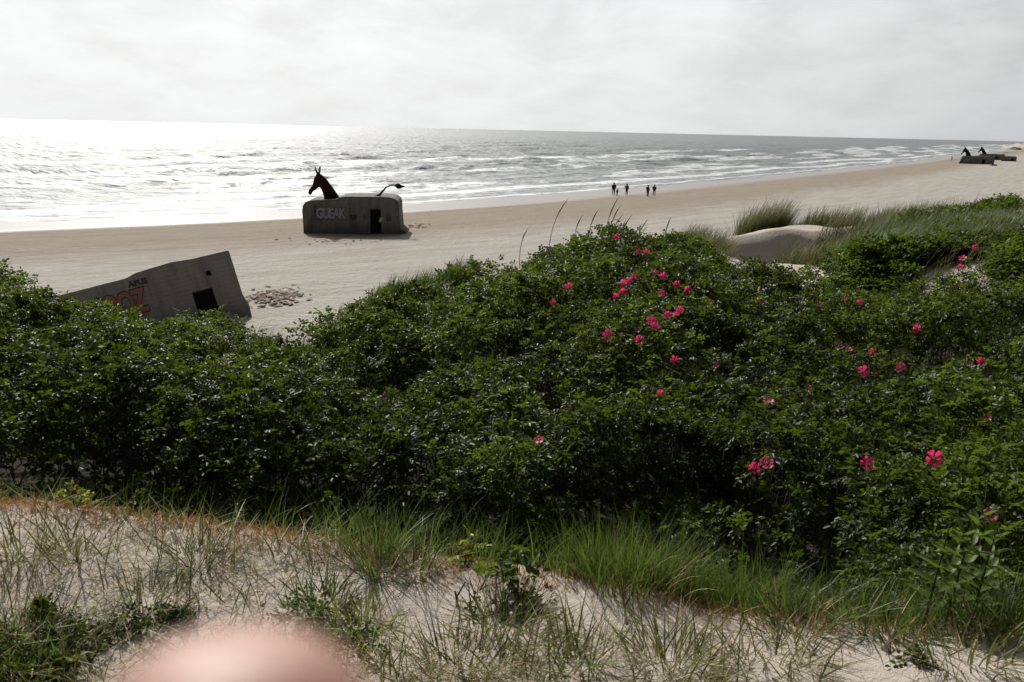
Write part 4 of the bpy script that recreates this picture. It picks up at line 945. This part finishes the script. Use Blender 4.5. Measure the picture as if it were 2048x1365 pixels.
# ------------------------------------------------------------------ people on the beach
M_skin = plain('skin', (0.45, 0.27, 0.2), .5)
def skinmesh(name, joints, edges, mat_, root=None, root_i=0, sub=2):
    me = bpy.data.meshes.new(name); me.from_pydata([j[:3] for j in joints], edges, []); o = bpy.data.objects.new(name, me); C.objects.link(o)
    if root: o.parent = root
    sm = o.modifiers.new('skin', 'SKIN'); sk_ = me.skin_vertices[0].data if me.skin_vertices else None
    if sk_ is None:
        bpy.context.view_layer.objects.active = o; bpy.ops.mesh.customdata_skin_add(); sk_ = me.skin_vertices[0].data
    for i, j in enumerate(joints):
        r = j[3]; sk_[i].radius = (r, r) if isinstance(r, (int, float)) else r; sk_[i].use_root = (i == root_i)
    sm.use_smooth_shade = True
    ss = o.modifiers.new('sub', 'SUBSURF'); ss.levels = sub; ss.render_levels = sub
    bpy.context.view_layer.update(); dg = bpy.context.evaluated_depsgraph_get(); m2 = bpy.data.meshes.new_from_object(o.evaluated_get(dg)); o.modifiers.clear(); o.data = m2
    m2.materials.clear(); m2.materials.append(mat_)
    for p_ in m2.polygons: p_.use_smooth = True
    return o
def person(x, y, H, rz, label, coat, trousers, stance='stand', bulk=1.0, hood=True, arm=None, long=False, bag=False, group='people walking on the beach'):
    p = onb(x, y); root = empty('person', (p[0], p[1], p[2] - .02), rz); tag(root, label, 'person', group); k = H / 1.75
    sp_, st = {'stand': (.13, .0), 'stride': (.10, .2), 'wide': (.2, .05)}[stance]
    arms = arm or [((-.27, .02, 1.14), (-.26, -.08, .9)), ((.27, .02, 1.14), (.26, -.08, .9))]
    J = [(0, 0, .95, .13), (0, 0, 1.18, .14), (0, 0, 1.40, .13), (0, -.01, 1.50, .055), (0, -.02, 1.60, .085), (0, -.02, 1.70, .07),
         (-.10, 0, .88, .09), (-sp_, -st * .5, .48, .065), (-sp_, st, .06, .042), (-sp_, st - .14, .03, .035),
         (.10, 0, .88, .09), (sp_, st * .3, .48, .065), (sp_, -st, .06, .042), (sp_, -st - .14, .03, .035),
         (-.19, 0, 1.40, .06), (*arms[0][0], .045), (*arms[0][1], .033), (.19, 0, 1.40, .06), (*arms[1][0], .045), (*arms[1][1], .033)]
    Ed = [(0, 1), (1, 2), (2, 3), (3, 4), (4, 5), (0, 6), (6, 7), (7, 8), (8, 9), (0, 10), (10, 11), (11, 12), (12, 13), (2, 14), (14, 15), (15, 16), (2, 17), (17, 18), (18, 19)]
    s3 = lambda L, f=1.0: [(a * k, b * k, c * k, r * k * f) for a, b, c, r in L]
    skinmesh('body', s3(J), Ed, M_skin, root, 0, 1)
    Jt = [J[0], J[6], J[7], (J[8][0], J[8][1], .10, .05), J[10], J[11], (J[12][0], J[12][1], .10, .05)]; Jt = [(a, b, c, r * 1.22) for a, b, c, r in Jt]
    skinmesh('trousers', s3(Jt), [(0, 1), (1, 2), (2, 3), (0, 4), (4, 5), (5, 6)], trousers, root, 0, 1)
    zb = .62 if long else .82
    Jc = [(0, 0, zb, .19 * bulk), (0, 0, 1.08, .20 * bulk), (0, 0, 1.38, .19 * bulk), (0, 0, 1.50, .10), (-.2, 0, 1.40, .09), (*arms[0][0], .08), (*arms[0][1], .06), (.2, 0, 1.40, .09), (*arms[1][0], .08), (*arms[1][1], .06)]
    skinmesh('jacket', s3(Jc), [(0, 1), (1, 2), (2, 3), (2, 4), (4, 5), (5, 6), (2, 7), (7, 8), (8, 9)], coat, root, 1, 1)
    if hood: skinmesh('hood', s3([(0, .01, 1.50, .10), (0, .01, 1.62, .115), (0, 0, 1.72, .07)]), [(0, 1), (1, 2)], coat, root, 1, 1)
    if bag: skinmesh('backpack', s3([(0, .20, 1.08, .13), (0, .21, 1.30, .14), (0, .2, 1.4, .08)]), [(0, 1), (1, 2)], M_black, root, 1, 1)
    return root
DK = plain('dark jacket', (0.012, 0.013, 0.016)); DK2 = plain('dark brown coat', (0.02, 0.014, 0.012)); DK3 = plain('charcoal trousers', (0.012, 0.012, 0.013)); GR = plain('grey child jacket', (0.08, 0.085, 0.08))
pk = [((-.30, .05, 1.12), (-.14, -.14, .98)), ((.30, .05, 1.12), (.14, -.14, .98))]
person(1227, 391, 1.80, rad(-170), 'man in a dark puffy jacket holding his hands in front, with the child', DK, DK3, 'stand', 1.25, True, pk)
person(1234, 392, .98, rad(-160), 'small child in a grey jacket beside the man', GR, DK3, 'stand', 1.2, True, [((-.3, .0, 1.2), (-.42, -.05, 1.0)), ((.28, .0, 1.15), (.30, -.05, .95))])
person(1253, 391, 1.62, rad(-150), 'person in a long dark coat with one arm raised, between the two pairs', DK2, DK3, 'stand', 1.1, True, [((-.3, .0, 1.15), (-.34, -.1, .9)), ((.28, -.08, 1.2), (.24, -.26, 1.42))], True)
person(1295, 394, 1.62, rad(120), 'walker in dark clothes with a backpack, left one of the right hand pair', DK, DK3, 'stride', 1.15, True, None, False, True)
person(1308, 392, 1.58, rad(150), 'walker in a dark jacket, right one of the right hand pair', DK2, DK3, 'stand', 1.2, True, pk)
person(1903, 322, 1.75, rad(100), 'lone distant figure at the water left of the far mule bunkers', DK, DK3, 'stride', 1.1, True, None, group='distant people')

# ------------------------------------------------------------------ hand holding up the fingertip at the lower edge
m, t, out = mat('hand skin'); nz = NOISE(t, OBJ(t), 90, 4)
princ(t, out, Base_Color=MIX(t, nz, (0.27, 0.150, 0.115), (0.33, 0.195, 0.155)), Roughness=0.55, Subsurface_Weight=0.6, Subsurface_Radius=(0.02, 0.008, 0.005), Subsurface_Scale=0.6); M_hand = m
m, t, out = mat('nail'); princ(t, out, Base_Color=(0.8, 0.52, 0.44, 1), Roughness=.3); M_nail = m
cr, cu_, cf = [Vector(RM[:, i]) for i in range(3)]; cf = -cf
d0 = 0.058
tip = Vector(E0) + cf * d0 + cr * ((470 - 1024) / F * d0) + cu_ * (-(1248 - 682.5) / F * d0)
hr = empty('person', tip - Vector((0, 0, .2))); tag(hr, "photographer's raised hand, pink fingertip blurred at the lower edge", 'person')
def cl3(r, u_, f): return tip + cr * r + cu_ * u_ + cf * f
L_ = []; Ed = []
def add(p_, r): L_.append((p_.x - hr.location.x, p_.y - hr.location.y, p_.z - hr.location.z, r)); return len(L_) - 1
palm = add(cl3(-.005, -.115, .012), .024); wr = add(cl3(-.002, -.165, .010), .026); fa = add(cl3(0, -.23, .0), .030); fb_ = add(cl3(.01, -.38, -.03), .038)
Ed += [(palm, wr), (wr, fa), (fa, fb_)]
def fing(start, pts, rs_):
    prev = start
    for p_, r in zip(pts, rs_): q = add(p_, r); Ed.append((prev, q)); prev = q
fing(palm, [cl3(.006, -.082, .010), cl3(.003, -.052, .006), cl3(.001, -.028, .003), cl3(0, -.016, 0), cl3(0, -.0085, 0), cl3(0, -.004, 0), cl3(0, -.001, 0)], [.0135, .0128, .0125, .0130, .0118, .0095, .0055])
for k, (r0_, ln) in enumerate([(-.016, 1.0), (-.034, .93), (-.05, .78)]):
    fing(palm, [cl3(r0_, -.088 - k * .006, .012), cl3(r0_ - .002, -.062 - k * .010, .034 * ln), cl3(r0_, -.078 - k * .008, .058 * ln), cl3(r0_ + .002, -.100 - k * .006, .052 * ln)], [.0115 - k * .0006, .0095 - k * .0005, .0085 - k * .0005, .0065])
fing(wr, [cl3(.026, -.135, .022), cl3(.036, -.108, .038), cl3(.030, -.086, .052), cl3(.022, -.076, .062)], [.015, .012, .0105, .007])
skinmesh('hand', L_, Ed, M_hand, hr, 1, 2)
nl = bmesh.new(); bmesh.ops.create_uvsphere(nl, u_segments=12, v_segments=8, radius=.0055)
nlo = from_bm('fingernail', nl, M_nail, hr, True); Mr = Matrix((cr, cu_, -cf)).transposed().to_4x4()
nlo.matrix_basis = Matrix.Translation(cl3(0, -.012, .0105) - hr.location) @ Mr @ Matrix.Diagonal((.9, 1.15, .3, 1))
